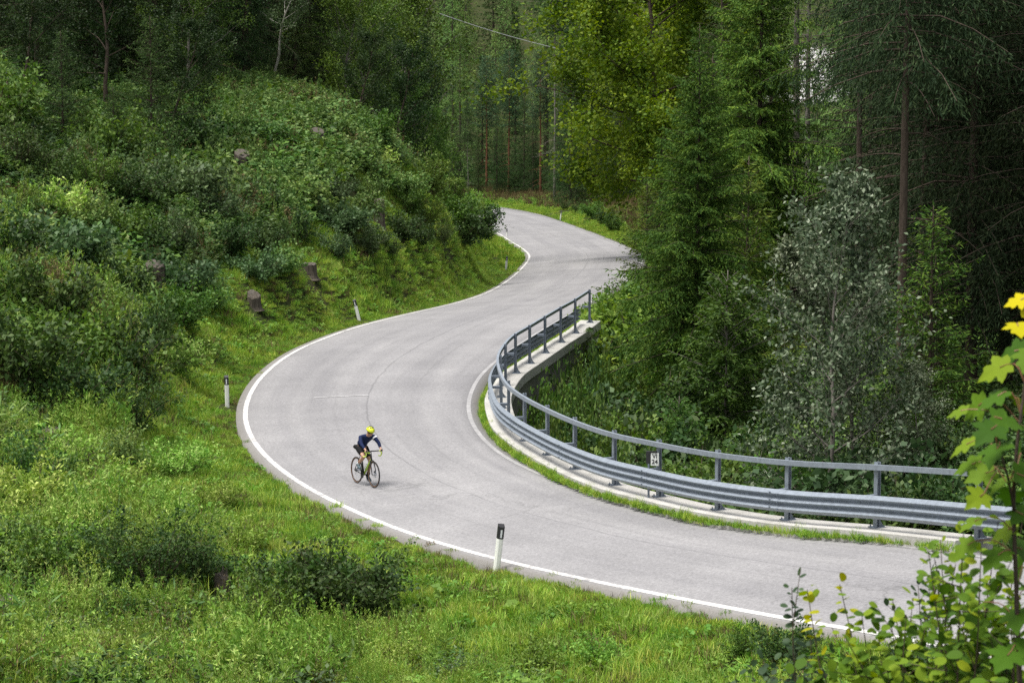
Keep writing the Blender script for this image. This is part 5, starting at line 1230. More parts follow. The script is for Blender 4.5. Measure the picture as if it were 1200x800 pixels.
me = bpy.data.meshes.new('hollow_shade_rock'); bm.to_mesh(me); bm.free(); me.materials.append(plain('hollow_shade_dark', (0.03, 0.028, 0.024), 0.95, var=0.5, scale=6, bump=0.6)); me.polygons.foreach_set('use_smooth', [True] * len(me.polygons))  # near-black colour stands in for the shade of a hollow under shrubs
p = hit(432, 768, 28); tag(obj('hollow_shade_rock', me, None, p + np.array([0, 0, -0.22])), 'dark rock standing in for the shaded hollow under shrubs below the grass verge', 'rock')

# ------------------------------------------------------------------ overhead cable
a, b = at(430, -18, 238), at(760, 76, 250); t = np.linspace(0, 1, 24)[:, None]
P = a * (1 - t) + b * t; P[:, 2] -= 2.2 * (1 - (2 * t[:, 0] - 1) ** 2) * 0.5
s = MB(); s.tube(P, 0.028, 5); tag(s.build('overhead_cable', plain('cable', (0.42, 0.43, 0.44), 0.5)), 'thin pale cable strung high across the valley in front of the forest', 'cable')

# ------------------------------------------------------------------ bicycle
M['lime'] = plain('lime_paint', (0.30, 0.46, 0.03), 0.3, var=0.06)
M['frame_black'] = plain('gloss_black', (0.015, 0.016, 0.018), 0.25, var=0.1)
M['rubber'] = plain('rubber', (0.014, 0.014, 0.015), 0.75)
M['tan'] = plain('tan_sidewall', (0.40, 0.18, 0.07), 0.6)
M['alloy'] = plain('alloy', (0.5, 0.5, 0.52), 0.3, 0.9)
M['bar_tape'] = plain('lime_bar_tape', (0.52, 0.62, 0.12), 0.6)
M['skin'] = plain('skin', (0.42, 0.24, 0.16), 0.5, var=0.08, scale=8)
M['navy'] = plain('navy_cloth', (0.009, 0.017, 0.060), 0.8, var=0.25, scale=20, bump=0.2, spec=0.2)
M['black_cloth'] = plain('black_cloth', (0.008, 0.008, 0.009), 0.8, var=0.2, scale=20, spec=0.15)
M['white_cloth'] = plain('white_cloth', (0.75, 0.76, 0.8), 0.7)
M['helmet'] = plain('helmet_yellow', (0.62, 0.68, 0.03), 0.3, var=0.05)
M['lens'] = plain('dark_lens', (0.01, 0.01, 0.012), 0.08)
M['shoe'] = plain('shoe', (0.05, 0.09, 0.11), 0.5)
M['hair'] = plain('hair', (0.03, 0.02, 0.012), 0.7)
c0 = at_h(427.2, 570.5, 11.5); c0[2] = road_z(c0)[0] + 0.0
f0, f1 = at_h(416.7, 561.8, 11.5), at_h(437.7, 572.2, 11.5)
hd = math.atan2(-0.87, 0.49)
e_ = np.array([math.cos(hd), math.sin(hd)]); zf = road_z(np.r_[c0[:2] + e_ * 0.55, 0])[0]; zb = road_z(np.r_[c0[:2] - e_ * 0.45, 0])[0]
gpitch = math.atan2(zf - zb, 1.0)
bk = thing('bicycle', 'lime and black road bicycle with orange-walled tyres ridden through the bend', 'bicycle', c0)
bk.rotation_mode = 'QUATERNION'
Q = Matrix.Rotation(hd, 4, 'Z') @ Matrix.Rotation(-gpitch, 4, 'Y') @ Matrix.Rotation(math.radians(-1.5), 4, 'X')
bk.rotation_quaternion = Q.to_quaternion(); bk.location = (c0[0], c0[1], (zf * 0.45 + zb * 0.55) + 0.012); bk.scale = (0.93,) * 3
R_A, F_A, BB = np.array([-0.45, 0, 0.34]), np.array([0.55, 0, 0.34]), np.array([-0.03, 0, 0.27])
HT, HB, ST = np.array([0.37, 0, 0.86]), np.array([0.41, 0, 0.71]), np.array([-0.19, 0, 0.83])
s = MB(); s.tube([BB, HB], 0.026, 10, mi=0); s.tube([ST, HT], 0.019, 10, mi=0); s.tube([BB, ST], 0.018, 10, mi=1); s.tube([HT + [-.006, 0, .03], HB], 0.024, 10, mi=1)
for y in (-1, 1):
    s.tube([BB + [0, 0.03 * y, 0], R_A + [0, 0.065 * y, 0]], 0.011, 8, mi=1); s.tube([ST + [0, 0.012 * y, -0.06], R_A + [0, 0.065 * y, 0]], 0.009, 8, mi=1)
s.disc(BB, (0, 1, 0), 0.024, 0.085, 16, 1)
fr = s.build('frame', [M['lime'], M['frame_black']], bk, True)
s = MB()
for y in (-1, 1): s.tube([HB + [0.005, 0.0, -0.01], HB + [0.02, 0.05 * y, -0.045], F_A + [-0.02, 0.055 * y, 0.12], F_A + [0, 0.056 * y, 0]], [0.018, 0.016, 0.012, 0.010], 8)
s.build('fork', M['frame_black'], bk, True)
s = MB(); s.tube([ST + [0.005, 0, -0.02], ST + [-0.032, 0, 0.13]], 0.0135, 8); s.build('seat_post', M['frame_black'], bk)
SD = np.array([-0.20, 0, 0.975])
s = MB(); secs = []
for x, w, z in ((-0.13, 0.055, 0.015), (-0.11, 0.075, 0.02), (-0.05, 0.068, 0.012), (0.03, 0.035, 0.005), (0.10, 0.022, 0.003), (0.14, 0.016, -0.004)):
    secs.append([tuple(SD + [x, w * math.cos(a), z + 0.022 * math.sin(a)]) for a in np.arange(10) * 0.6283])
taper(s, secs); s.build('saddle', M['black_cloth'], bk, True)
s = MB(); secs = []
for x, w, h_ in ((-0.12, 0.03, 0.03), (-0.17, 0.055, 0.06), (-0.28, 0.06, 0.065), (-0.36, 0.05, 0.05), (-0.40, 0.03, 0.03)):
    secs.append([tuple(SD + [x, w * math.cos(a), -0.055 - 0.05 * (x + 0.12) + h_ * math.sin(a)]) for a in np.arange(12) * 0.5236])
taper(s, secs); s.build('saddle_bag', M['black_cloth'], bk, True)
def wheel(ax, rear):
    s = MB(); s.disc(ax, (0, 1, 0), 0.022, 0.10, 14)
    for k in range(24):
        a = k * 6.283 / 24; y = 0.028 if k % 2 else -0.028
        s.tube([ax + [math.cos(a + 0.3) * 0.02, y, math.sin(a + 0.3) * 0.02], ax + [math.cos(a) * 0.305, 0, math.sin(a) * 0.305]], 0.0012, 3, False)
    w = s.build('wheel', M['alloy'], bk)
    s = MB(); s.ring(ax, (0, 1, 0), 0.325, 0.0155, 56, 10); s.build('tyre', M['rubber'], w, True)
    s = MB(); s.ring(ax, (0, 1, 0), 0.3095, 0.006, 56, 8, 0, 1.6); s.build('tyre_sidewall', M['tan'], w, True)
    s = MB(); s.ring(ax, (0, 1, 0), 0.298, 0.011, 56, 8, 0, 0.9); s.build('rim', M['frame_black'], w, True)
    s = MB(); s.ring(ax + [0, 0.04, 0], (0, 1, 0), 0.066, 0.009, 28, 6, 0, 0.15)
    for k in range(5): a = k * 1.2566; s.tube([ax + [0, 0.04, 0], ax + [math.cos(a) * 0.06, 0.04, math.sin(a) * 0.06]], 0.004, 4)
    s.build('brake_disc', M['steel_dull'], w)
    if rear:
        s = MB()
        for k in range(6): s.disc(ax + [0, -0.022 - 0.005 * k, 0], (0, 1, 0), 0.055 - 0.005 * k, 0.0022, 22)
        s.build('cassette', M['alloy'], w)
wheel(R_A, True); wheel(F_A, False)
s = MB(); s.disc(F_A + [-0.05, 0.05, 0.055], (0, 1, 0), 0.028, 0.03, 12); s.build('brake_caliper', M['black'], bk)
BC = np.array([0.45, 0, 0.925])
s = MB(); s.tube([HT + [-0.01, 0, 0.05], BC], 0.017, 8)
Pb = [BC + [0, y, 0] for y in (-0.20, -0.12, 0, 0.12, 0.20)]; s.tube(Pb, 0.0145, 8)
hb = s.build('handlebar', M['frame_black'], bk, True)
for y in (-1, 1):
    o_ = [BC + [0, 0.20 * y, 0], BC + [0.04, 0.21 * y, 0.0], BC + [0.085, 0.21 * y, -0.012], BC + [0.105, 0.212 * y, -0.05], BC + [0.085, 0.214 * y, -0.10], BC + [0.03, 0.216 * y, -0.128], BC + [-0.06, 0.218 * y, -0.13]]
    s = MB(); s.tube(catmull(o_, 0.012), 0.017, 8); s.build('bar_tape', M['bar_tape'], hb, True)
    s = MB(); s.tube([BC + [0.08, 0.21 * y, 0.005], BC + [0.13, 0.212 * y, 0.03], BC + [0.145, 0.212 * y, 0.055]], [0.019, 0.018, 0.012], 8); s.tube([BC + [0.14, 0.212 * y, 0.03], BC + [0.155, 0.212 * y, -0.02], BC + [0.14, 0.214 * y, -0.07]], [0.008, 0.007, 0.005], 6); s.build('brake_lever', M['black'], hb, True)
s = MB(); s.disc(BB + [0, -0.052, 0], (0, 1, 0), 0.092, 0.005, 40); cr = s.build('crank', M['black'], bk)
PL, PR = np.array([0.015, 0.125, 0.105]), np.array([-0.075, -0.125, 0.437])
for y, pd in ((1, PL), (-1, PR)):
    s = MB(); s.tube([BB + [0, 0.06 * y, 0], [pd[0], 0.075 * y, pd[2]]], [0.016, 0.012], 8); s.build('crank_arm', M['black'], cr, True)
    s = MB(); s.box(pd + [0, 0.0, 0], (0.09, 0.075, 0.018)); s.build('pedal', M['black'], cr)
s = MB(); s.tube([BB + [0, -0.052, 0.09], R_A + [0, -0.04, 0.045]], 0.004, 4); s.tube([BB + [0, -0.052, -0.09], R_A + [0.02, -0.04, -0.12], R_A + [0.03, -0.04, -0.06]], 0.004, 4); s.build('chain', M['steel_dull'], bk)
s = MB(); ax_ = (HB - BB) / np.linalg.norm(HB - BB); c_ = BB + ax_ * 0.24 + np.array([-ax_[2], 0, ax_[0]]) * 0.066
s.tube([c_ - ax_ * 0.09, c_ + ax_ * 0.06, c_ + ax_ * 0.085, c_ + ax_ * 0.11], [0.036, 0.036, 0.022, 0.018], 12); s.build('water_bottle', M['white_post'], bk, True)

# ------------------------------------------------------------------ the rider
def skin_mesh(name, chains, m, levels=2, root=None):
    """chains: lists of (point, radius[, radius2]); equal points are shared joints"""
    V, Rr, E, key = [], [], [], {}
    def vid(p, r):
        k = tuple(round(float(c), 4) for c in p)
        if k not in key: key[k] = len(V); V.append(k); Rr.append(r if isinstance(r, tuple) else (r, r))
        return key[k]
    for ch in chains:
        ids = [vid(*q) for q in ch]
        E += [(a, b) for a, b in zip(ids[:-1], ids[1:])]
    me = bpy.data.meshes.new(name); me.from_pydata(V, E, [])
    o = bpy.data.objects.new(name, me); C.objects.link(o)
    md = o.modifiers.new('skin', 'SKIN'); md.use_smooth_shade = True; md.branch_smoothing = 0.6
    for i, r in enumerate(Rr):
        sv = me.skin_vertices[0].data[i]; sv.radius = r; sv.use_root = (i == (root or 0)); sv.use_loose = False
    sb = o.modifiers.new('sub', 'SUBSURF'); sb.levels = levels; sb.render_levels = levels
    dg = bpy.context.evaluated_depsgraph_get(); dg.update()
    out = bpy.data.meshes.new_from_object(o.evaluated_get(dg)); out.name = name
    bpy.data.objects.remove(o); out.materials.clear(); out.materials.append(m)
    out.polygons.foreach_set('use_smooth', [True] * len(out.polygons))
    return out
hip = (-0.19, 0, 0.99); sp1 = (-0.10, 0, 1.085); sp2 = (0.03, 0, 1.175); ch = (0.14, 0, 1.26); nb = (0.235, 0, 1.30); nk = (0.282, 0, 1.335); hdc = (0.33, 0, 1.375)
SH = {1: (0.15, 0.19, 1.265), -1: (0.15, -0.19, 1.265)}
EL = {1: (0.325, 0.255, 1.105), -1: (0.32, -0.235, 1.10)}
WR = {1: (0.505, 0.215, 0.985), -1: (0.500, -0.215, 0.985)}
HJ = {1: (-0.155, 0.095, 0.95), -1: (-0.155, -0.095, 0.95)}
KN = {1: (0.115, 0.115, 0.615), -1: (0.235, -0.125, 0.765)}
AN = {1: (-0.055, 0.118, 0.205), -1: (-0.145, -0.118, 0.535)}
TO = {1: (0.055, 0.125, 0.135), -1: (-0.035, -0.125, 0.465)}
mid_ = lambda a, b, t: tuple(x * (1 - t) + y * t for x, y in zip(a, b))
chains = [[(hip, (0.115, 0.10)), (sp1, (0.11, 0.09)), (sp2, (0.115, 0.09)), (ch, (0.11, 0.085)), (nb, 0.06), (nk, 0.055), (hdc, 0.06)]]
for y in (1, -1):
    chains.append([(ch, (0.11, 0.085)), (SH[y], 0.052), (mid_(SH[y], EL[y], 0.5), 0.047), (EL[y], 0.038), (mid_(EL[y], WR[y], 0.35), 0.038), (WR[y], 0.026), ((0.545, 0.212 * y, 0.972), (0.034, 0.022))])
    pc = (0.545, 0.212 * y, 0.972)
    for k, (dx, ln) in enumerate(((0.012, 0.07), (0.004, 0.078), (-0.006, 0.072), (-0.016, 0.058))):
        r0 = (pc[0] + 0.020 - 0.014 * k, pc[1] + y * 0.020, pc[2] + 0.004); r1 = (r0[0] + 0.014, r0[1] + y * 0.010, r0[2] - ln * 0.4); r2 = (r0[0] + 0.006, r0[1] - y * 0.012, r0[2] - ln * 0.75)
        chains.append([(pc, (0.034, 0.022)), (r0, 0.0095), (r1, 0.0085), (r2, 0.007)])
    chains.append([(pc, (0.034, 0.022)), ((pc[0] - 0.005, pc[1] - y * 0.028, pc[2] - 0.006), 0.010), ((pc[0] + 0.022, pc[1] - y * 0.034, pc[2] - 0.026), 0.008)])
    chains.append([(hip, (0.115, 0.10)), (HJ[y], 0.085), (mid_(HJ[y], KN[y], 0.5), 0.072), (KN[y], 0.056), (mid_(KN[y], AN[y], 0.3), 0.056), (mid_(KN[y], AN[y], 0.7), 0.040), (AN[y], 0.033), (TO[y], 0.034)])
pe = thing('person', 'cyclist in yellow helmet, navy long-sleeved jersey and black shorts riding a road bicycle', 'person', bk.location)
pe.scale = (0.93,) * 3; pe.rotation_mode = 'QUATERNION'; pe.rotation_quaternion = bk.rotation_quaternion
body = skin_mesh('body', chains, M['skin'])
# the head, shaped and joined into the same mesh
bm = bmesh.new(); bm.from_mesh(body)
h0 = len(bm.verts); HC = Vector((0.358, 0, 1.41))
g_ = bmesh.ops.create_uvsphere(bm, u_segments=28, v_segments=20, radius=1.0)
bm.verts.ensure_lookup_table()
HR = Matrix.Rotation(math.radians(16), 3, 'Y')
for v in g_['verts']:
    c = v.co.copy(); x, y, z = c.x * 0.098, c.y * 0.076, c.z * 0.118
    if z < 0: x *= 1 - 0.10 * (-z / 0.118); y *= 1 - 0.28 * (-z / 0.118)
    if c.x > 0.2:
        x += 0.024 * math.exp(-((c.y / 0.16) ** 2)) * math.exp(-(((c.z + 0.18) / 0.17) ** 2))                       # nose
        x -= 0.012 * sum(math.exp(-(((c.y - q) / 0.2) ** 2)) for q in (-0.42, 0.42)) * math.exp(-(((c.z - 0.02) / 0.13) ** 2))   # eye sockets
        x += 0.007 * math.exp(-((c.y / 0.3) ** 2)) * (math.exp(-(((c.z + 0.50) / 0.06) ** 2)) + math.exp(-(((c.z + 0.64) / 0.06) ** 2)))   # lips
        x += 0.010 * math.exp(-((c.y / 0.3) ** 2)) * math.exp(-(((c.z + 0.86) / 0.12) ** 2))                          # chin
    v.co = HR @ Vector((x, y, z)) + HC
for y in (-1, 1):
    e2 = bmesh.ops.create_uvsphere(bm, u_segments=10, v_segments=8, radius=1.0)
    for v in e2['verts']: v.co = HR @ Vector((v.co.x * 0.02 - 0.008, v.co.y * 0.012 + y * 0.074, v.co.z * 0.032 - 0.012)) + HC
for f in bm.faces: f.smooth = True
bm.to_mesh(body); bm.free()
obj('body', body, pe)
big = lambda r, k: tuple(x + k for x in r) if isinstance(r, tuple) else r + k
jc = [[(mid_(hip, sp1, 0.25), (0.15, 0.13)), (sp1, (0.148, 0.122)), (sp2, (0.158, 0.122)), (ch, (0.152, 0.117)), (nb, 0.082), (mid_(nb, nk, 0.5), 0.066)]]
for y in (1, -1): jc.append([(ch, (0.152, 0.117)), (SH[y], 0.075), (mid_(SH[y], EL[y], 0.5), 0.058), (EL[y], 0.049), (mid_(EL[y], WR[y], 0.35), 0.047), (mid_(EL[y], WR[y], 0.92), 0.034)])
jr = obj('jersey', skin_mesh('jersey', jc, M['navy']), pe)
s = MB(); d_ = np.array(EL[1]) - np.array(SH[1]); s.tube([np.array(SH[1]) + d_ * 0.22, np.array(SH[1]) + d_ * 0.36], [0.0755, 0.0705], 16, False); s.build('sleeve_band', M['white_cloth'], jr, True)
s_c = [[(hip, (0.152, 0.132)), (mid_(hip, sp1, 0.5), (0.146, 0.122))]]
for y in (1, -1): s_c.append([(hip, (0.152, 0.132)), (HJ[y], 0.110), (mid_(HJ[y], KN[y], 0.5), 0.089), (mid_(HJ[y], KN[y], 0.80), 0.074)])
obj('shorts', skin_mesh('shorts', s_c, M['black_cloth']), pe)
for y in (1, -1):
    obj('shoe', skin_mesh('shoe', [[(mid_(AN[y], TO[y], -0.45), 0.036), (mid_(AN[y], TO[y], 0.1), (0.048, 0.044)), (mid_(AN[y], TO[y], 0.8), 0.040), (mid_(AN[y], TO[y], 1.5), 0.034)]], M['shoe']), pe)
    s = MB(); s.tube([mid_(AN[y], KN[y], 0.05), mid_(AN[y], KN[y], 0.27)], [0.043, 0.050], 14, False); s.build('sock', M['white_cloth'] if y < 0 else M['black_cloth'], pe, True)
bm = bmesh.new(); bmesh.ops.create_uvsphere(bm, u_segments=28, v_segments=18, radius=1.0)
bmesh.ops.delete(bm, geom=[v for v in bm.verts if v.co.z < -0.12 - 0.10 * v.co.x], context='VERTS')
for v in bm.verts:
    k = 1 + 0.035 * math.cos(6 * math.atan2(v.co.y, v.co.x)) * (1 - v.co.z) ; v.co = HR @ Vector((v.co.x * 0.136 * k - 0.006, v.co.y * 0.102 * k, v.co.z * 0.105 + 0.038)) + HC
bmesh.ops.solidify(bm, geom=bm.faces[:], thickness=0.012)
for f in bm.faces: f.smooth = True
me = bpy.data.meshes.new('helmet'); bm.to_mesh(me); bm.free(); me.materials.append(M['helmet']); hm = obj('helmet', me, pe)
for x, y in ((0.45, 0.0), (0.38, 0.36), (0.38, -0.36), (-0.05, 0.22), (-0.05, -0.22), (-0.1, 0.62), (-0.1, -0.62), (-0.45, 0.0)):
    bm = bmesh.new(); bmesh.ops.create_uvsphere(bm, u_segments=12, v_segments=8, radius=1.0)
    z = math.sqrt(max(0, 1 - x * x - y * y)); n_ = Vector((x, y, z)).normalized()
    qn = n_.to_track_quat('Z', 'X')
    for v in bm.verts: v.co = HR @ (qn @ Vector((v.co.x * 0.026, v.co.y * 0.014, v.co.z * 0.009)) + Vector((x * 0.138 - 0.006, y * 0.104, z * 0.107 + 0.038))) + HC
    me = bpy.data.meshes.new('vent'); bm.to_mesh(me); bm.free(); me.materials.append(M['black']); obj('helmet_vent', me, hm)
s = MB(); an = np.linspace(-1.15, 1.15, 15)
V = []
for z in (-0.022, 0.024):
    for a_ in an: V.append(HR @ Vector((math.cos(a_) * 0.108 - 0.004, math.sin(a_) * 0.080, z + 0.006)) + HC)
s.add(V, [(i, i + 1, i + 16, i + 15) for i in range(14)]); s.build('sunglasses', M['lens'], pe, True)

# ------------------------------------------------------------------ sycamore sapling and the leafy shrubs close to the camera
M['lf_maple'] = leafmat('sycamore_leaves', [(0.0, (0.022, 0.066, 0.010)), (0.45, (0.075, 0.165, 0.014)), (0.75, (0.175, 0.265, 0.018)), (0.93, (0.27, 0.32, 0.012)), (1.0, (0.62, 0.52, 0.008))], 0.45, 0.5, 0.2, valvar=0.02, huevar=0.002)  # darkest leaf tints stand in for leaves lying in shadow
M['lf_hazel'] = leafmat('hazel_leaves', [(0.0, (0.042, 0.094, 0.014)), (0.5, (0.115, 0.205, 0.020)), (0.85, (0.21, 0.29, 0.022)), (1.0, (0.36, 0.36, 0.015))], 0.45, 0.5, 0.2, valvar=0.03, huevar=0.004)
M['lf_honey'] = leafmat('honeysuckle_leaves', [(0.0, (0.020, 0.044, 0.018)), (0.6, (0.040, 0.078, 0.030)), (1.0, (0.075, 0.125, 0.045))], 0.4, 0.4, 0.5, valvar=0.03, huevar=0.004)
half = [(0.10, -0.07), (0.26, -0.09), (0.44, -0.04), (0.40, 0.06), (0.36, 0.15), (0.50, 0.22), (0.66, 0.40), (0.55, 0.43), (0.47, 0.50), (0.33, 0.47), (0.27, 0.52), (0.35, 0.66), (0.33, 0.78), (0.20, 0.80), (0.12, 0.92), (0.0, 1.10)]
MAPLE = [(0.0, 0.0)] + half + [(-x, y) for x, y in half[::-1][1:]]
ov = [(math.sin(t) * 0.40 * (1 - 0.22 * math.cos(t)), 0.5 - 0.5 * math.cos(t)) for t in np.linspace(0, math.pi, 8)[1:-1]]
OVAL = [(0.0, 0.0)] + ov + [(0.0, 1.06)] + [(-x, y) for x, y in ov[::-1]]
def leaf_poly(V, F3, T, shape, p, d, n, size, tint, r, cup=0.10, droop=0.22):
    d = unit(np.asarray(d, float)); sd_ = unit(np.cross(d, n)); nn = np.cross(sd_, d); b = len(V)
    k0 = r.uniform(0.6, 1.5); tw = r.normal(0, 0.12)
    f = lambda x, y: p + size * (d * y + sd_ * x + nn * (cup * abs(x) * 1.3 * k0 - droop * k0 * y * y - 0.25 * x * x + tw * x * y))
    V.append(f(0, 0.36)); V += [f(x, y) for x, y in shape]
    m_ = len(shape)
    for j in range(m_): F3.append((b, b + 1 + j, b + 1 + (j + 1) % m_)); T.append(tint)
r_ = np.random.default_rng(404)
def px3(px_, py_, D): return at(px_, py_, D)
base = px3(1197, 800, 9.0); bz = g1(base[0], 9.0)
root_ = np.array([base[0] + 0.03, 9.0, bz - 0.05])
mp = thing('sycamore_sapling', 'slender sycamore sapling with lobed green and yellow leaves close to the camera', 'sapling', root_)
stem_pts = [root_, px3(1197, 900, 9.0), px3(1195, 800, 9.0), px3(1191, 690, 8.98), px3(1188, 590, 8.97), px3(1192, 520, 8.98), px3(1201, 450, 9.02), px3(1206, 390, 9.05), px3(1203, 348, 9.05)]
st1 = catmull(stem_pts, 0.03)
s = MB(); s.tube(st1 - root_, np.linspace(0.016, 0.004, len(st1)), 8)
br2 = catmull([px3(1189, 600, 8.97), px3(1180, 555, 8.9), px3(1168, 520, 8.85)], 0.03); s.tube(br2 - root_, np.linspace(0.006, 0.003, len(br2)), 6)
allst = np.vstack([st1, br2]); V, F3, T = [], [], []; pet = MB()
spots = [(1192, 352, 34, .99), (1194, 384, 40, 1.0), (1210, 366, 40, .95), (1184, 412, 46, .30), (1166, 432, 50, .90), (1204, 420, 44, .55), (1164, 466, 50, .35), (1196, 470, 44, .5), (1142, 478, 46, .55), (1122, 482, 34, .7), (1180, 492, 52, .25), (1204, 500, 50, .4), (1158, 505, 50, .2), (1128, 522, 42, .72), (1134, 545, 44, .45),
         (1165, 528, 54, .3), (1190, 540, 54, .25), (1150, 555, 44, .6), (1176, 562, 52, .55), (1206, 560, 54, .35), (1186, 578, 58, .12), (1146, 583, 40, .75), (1204, 605, 54, .3), (1138, 612, 40, .6), (1176, 622, 48, .7), (1204, 645, 56, .25), (1130, 640, 38, .65), (1166, 652, 48, .5), (1190, 668, 54, .3),
         (1208, 690, 56, .35), (1150, 705, 46, .6), (1192, 722, 54, .3), (1206, 760, 56, .35), (1178, 770, 54, .4)]
for px_, py_, sz, tn in spots:
    D = 9.0 + r_.normal(0, 0.16); p = px3(px_, py_, D)
    j = int(np.argmin(((allst - (p + np.array([0.0, 0, -0.05]))) ** 2).sum(1))); q = allst[j]; dv = p - q
    hz = np.array([dv[0], dv[1] * 0.6, 0]); hz = unit(hz + 1e-4)
    d = unit(hz * 0.9 + np.array([r_.normal(0, 0.25), r_.normal(0, 0.25) - 0.15, -0.30])); n = unit(np.array([r_.normal(0, 0.3), -0.45 + r_.normal(0, 0.25), 0.8]))
    L = sz / FPX * D * 0.78; p0 = p - d * L * 0.45
    leaf_poly(V, F3, T, MAPLE, p0, d, n, L, min(1, max(0, tn + r_.normal(0, 0.04))), r_)
    m1 = (q + p0) / 2 + np.array([0, 0, 0.03]); pet.tube(catmull([q, m1, p0, p0 + d * L * 0.3], 0.03) - root_, 0.0022, 4, False)
s.build('stem', M['bark_brown'], mp, True); pet.build('leaf_stalk_growth', plain('petiole', (0.22, 0.10, 0.05), 0.6), mp)
obj('foliage', mesh_np('sycamore_foliage', np.array(V) - root_, None, F3, mats=[M['lf_maple']], tint=T), mp)

def leafy(name, label, cat, tips, D0, size, mkey, step, shape, bx, seed, yellow=(), spread=0.06, drop=0.9, base_py=1040, side=2, lo=0.3, tint=(0.05, 0.80)):
    """stems from one root up to tips seen at pixels, leaves along them"""
    r = np.random.default_rng(seed); X = px3(bx, 800, D0)[0]; root = np.array([X, D0, g1(X, D0) - 0.05])
    t = thing(name, label, cat, root); s = MB(); V, F3, T = [], [], []
    for i, (px_, py_, dD) in enumerate(tips):
        tip = px3(px_, py_, D0 + dD); w = r.normal(0, 0.08, 3)
        P = catmull([root + r.normal(0, 0.08, 3) * [1, 1, 0], root * 0.55 + tip * 0.45 + np.array([0, 0, 0.10]) + w, root * 0.2 + tip * 0.8 + np.array([0, 0, 0.03]) + w * 0.4, tip], step)
        s.tube(P - root, np.linspace(0.008, 0.0018, len(P)), 5, False)
        tan = unit(np.gradient(P, axis=0)); n0 = int(len(P) * lo)
        for j in range(n0, len(P)):
            for sd_ in ((-1, 1) if side == 2 else ((-1) ** j,)):
                a = unit(np.cross(tan[j], [0, 0.3, 1.0])) * sd_
                d = unit(a * 0.8 + tan[j] * 0.45 + r.normal(0, 0.35, 3) + [0, 0, -0.1]); n = unit(np.array([r.normal(0, 0.4), -0.35 + r.normal(0, 0.35), 0.9]))
                fr_ = (j - n0) / max(1, len(P) - n0); sz = size * r.uniform(0.6, 1.2) * (1 - 0.35 * fr_)
                tn = r.uniform(*tint) + (0.5 * fr_ if i in yellow else 0.12 * fr_)
                leaf_poly(V, F3, T, shape, P[j] + d * 0.012 + r.normal(0, 0.01, 3), d, n, sz, min(1, tn), r, 0.12, 0.18)
            if r.random() < 0.22 and j < len(P) - 6:
                d2 = unit(tan[j] * 0.6 + r.normal(0, 0.7, 3) + [0, 0, 0.2]); L2 = r.uniform(0.12, 0.3); P2 = P[j] + d2 * np.linspace(0, L2, 7)[:, None]
                s.tube(P2 - root, np.linspace(0.003, 0.0012, 7), 4, False)
                for q in range(1, 7):
                    d = unit(d2 * 0.5 + r.normal(0, 0.7, 3)); leaf_poly(V, F3, T, shape, P2[q], d, unit(np.array([r.normal(0, 0.4), -0.3, 0.9])), size * r.uniform(0.5, 1.1), min(1, r.uniform(*tint)), r, 0.12, 0.18)
    s.build('stem', M['twig'], t, True)
    obj('foliage', mesh_np(name + '_foliage', np.array(V) - root, None, F3, mats=[M[mkey]], tint=np.array(T)), t)
    return t
leafy('hazel_shrub', 'bushy hazel-like shrub with round leaves and yellow tips at the near roadside', 'shrub',
      [(946, 690, 0.3), (984, 684, 0.2), (1010, 720, 0), (1046, 702, 0.2), (1062, 720, -0.1), (1030, 745, 0.3), (1085, 715, 0.3), (990, 745, -0.2), (1110, 700, 0), (1130, 690, 0.3), (1000, 775, 0), (1060, 770, -0.3), (1120, 745, -0.4), (1150, 720, 0.2), (1160, 770, 0), (960, 770, 0.2), (1095, 790, -0.3), (975, 735, 0.1), (1020, 760, 0), (1075, 745, 0.2), (1040, 785, -0.2), (985, 790, 0.1), (1110, 770, 0.1), (1140, 720, 0), (1125, 790, -0.2), (1070, 700, 0.3), (1100, 680, 0.2)], 10.2, 0.068, 'lf_hazel', 0.036, OVAL, 1070, 501, yellow=(0, 1), lo=0.45)
leafy('hazel_shrub', 'taller green shrub mixed among the sycamore stem at the near roadside', 'shrub',
      [(1088, 645, 0.2), (1102, 632, 0.4), (1130, 610, 0), (1150, 640, -0.2), (1120, 660, 0.3), (1170, 610, 0.1), (1190, 650, -0.2), (1140, 690, 0.2), (1185, 700, 0), (1165, 675, 0.4), (1200, 600, 0.3), (1180, 745, 0)], 9.6, 0.062, 'lf_hazel', 0.036, OVAL, 1160, 502, lo=0.5, tint=(0.0, 0.85))
leafy('honeysuckle_shrub', 'dark shrub with small paired round leaves behind the hazel-like shrub', 'shrub',
      [(1076, 685, 0.3), (1100, 672, 0.2), (1044, 728, 0), (1090, 720, 0)], 11.2, 0.048, 'lf_honey', 0.03, OVAL, 1090, 503, lo=0.5)
leafy('honeysuckle_sprig', 'single dark leafy sprig standing up against the white road line', 'shrub', [(928, 688, 0), (950, 742, 0.1)], 10.6, 0.050, 'lf_honey', 0.03, OVAL, 940, 504, lo=0.55)
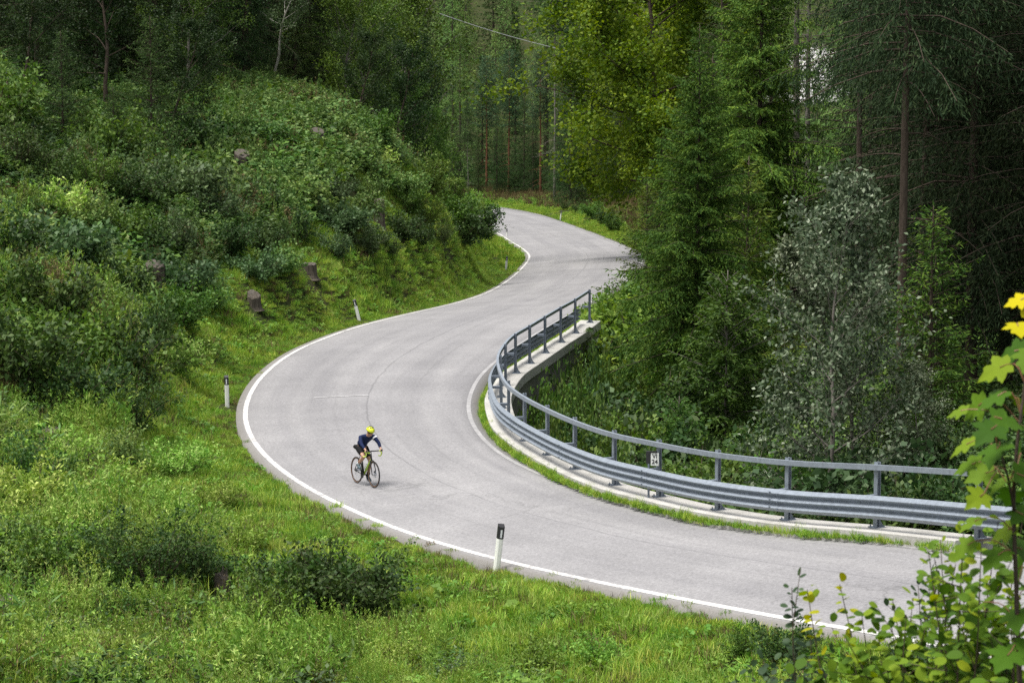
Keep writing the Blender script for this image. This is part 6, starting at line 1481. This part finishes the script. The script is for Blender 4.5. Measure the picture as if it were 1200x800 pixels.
leafy('low_shrub', 'low dark green shrub at the bottom edge left of the hazel-like shrub', 'shrub', [(880, 782, 0), (905, 772, 0.4), (925, 776, 0.2), (955, 770, 0), (862, 790, 0.2), (900, 792, 0), (940, 785, 0.3), (970, 780, 0)], 14.0, 0.07, 'lf_honey', 0.045, OVAL, 905, 505, lo=0.35)

# ------------------------------------------------------------------ labels that single out each tree and shrub
MARKS = [('the cyclist', 425, 530), ('the far guardrail end', 692, 360), ('the kilometre plate', 767, 535), ('the upright marker post outside the bend', 266, 460), ('the tilted marker post', 420, 365), ('the near leaning marker post', 584, 645),
         ('the reddish stump', 284, 200), ('the wide grey stump', 181, 335), ('the short round stump', 363, 318), ('the slim grey stump', 445, 258), ('the broken meadow stump', 262, 686), ('the far bend', 690, 290), ('the yellow-green beech', 745, 120),
         ('the silvery tree', 973, 330), ('the half-bare spruce trunk', 1065, 250), ('the tall pale trunk', 650, 120), ('the sycamore sapling', 1180, 480), ('the slim pale trunk on the left', 76, 70), ('the upper left corner', 0, 0), ('the upper right corner', 1200, 0), ('the lower left corner', 0, 800), ('the overhead cable', 585, 28), ('the pale scree patch', 944, 92), ('the leaning pale sapling on the crest', 318, 100)]
ORD = ['', 'second ', 'third ', 'fourth ', 'fifth ', 'sixth ', 'seventh ', 'eighth ', 'ninth ', 'tenth ', 'eleventh ', 'twelfth ']
count = {}
for q in PLANTS: count[q[1]] = count.get(q[1], 0) + 1
taken = set()
for o, desc, cat, im, h in PLANTS:
    if count[desc] == 1 and len(desc.split()) > 3: o['label'] = desc; continue
    best = sorted(MARKS, key=lambda m: (m[1] - im[0]) ** 2 + (m[2] - im[1]) ** 2)
    for m in best:
        ds = sorted(((m[1] - q[3][0]) ** 2 + (m[2] - q[3][1]) ** 2, i) for i, q in enumerate(PLANTS) if q[1] == desc)
        rk = [i for _, i in ds].index(next(i for i, q in enumerate(PLANTS) if q[0] is o))
        if rk < len(ORD):
            lab = '%s, %sclosest to %s' % (desc, ORD[rk], m[0])
            if lab not in taken: break
    else: lab = '%s among the distant trees' % desc
    taken.add(lab); o['label'] = lab
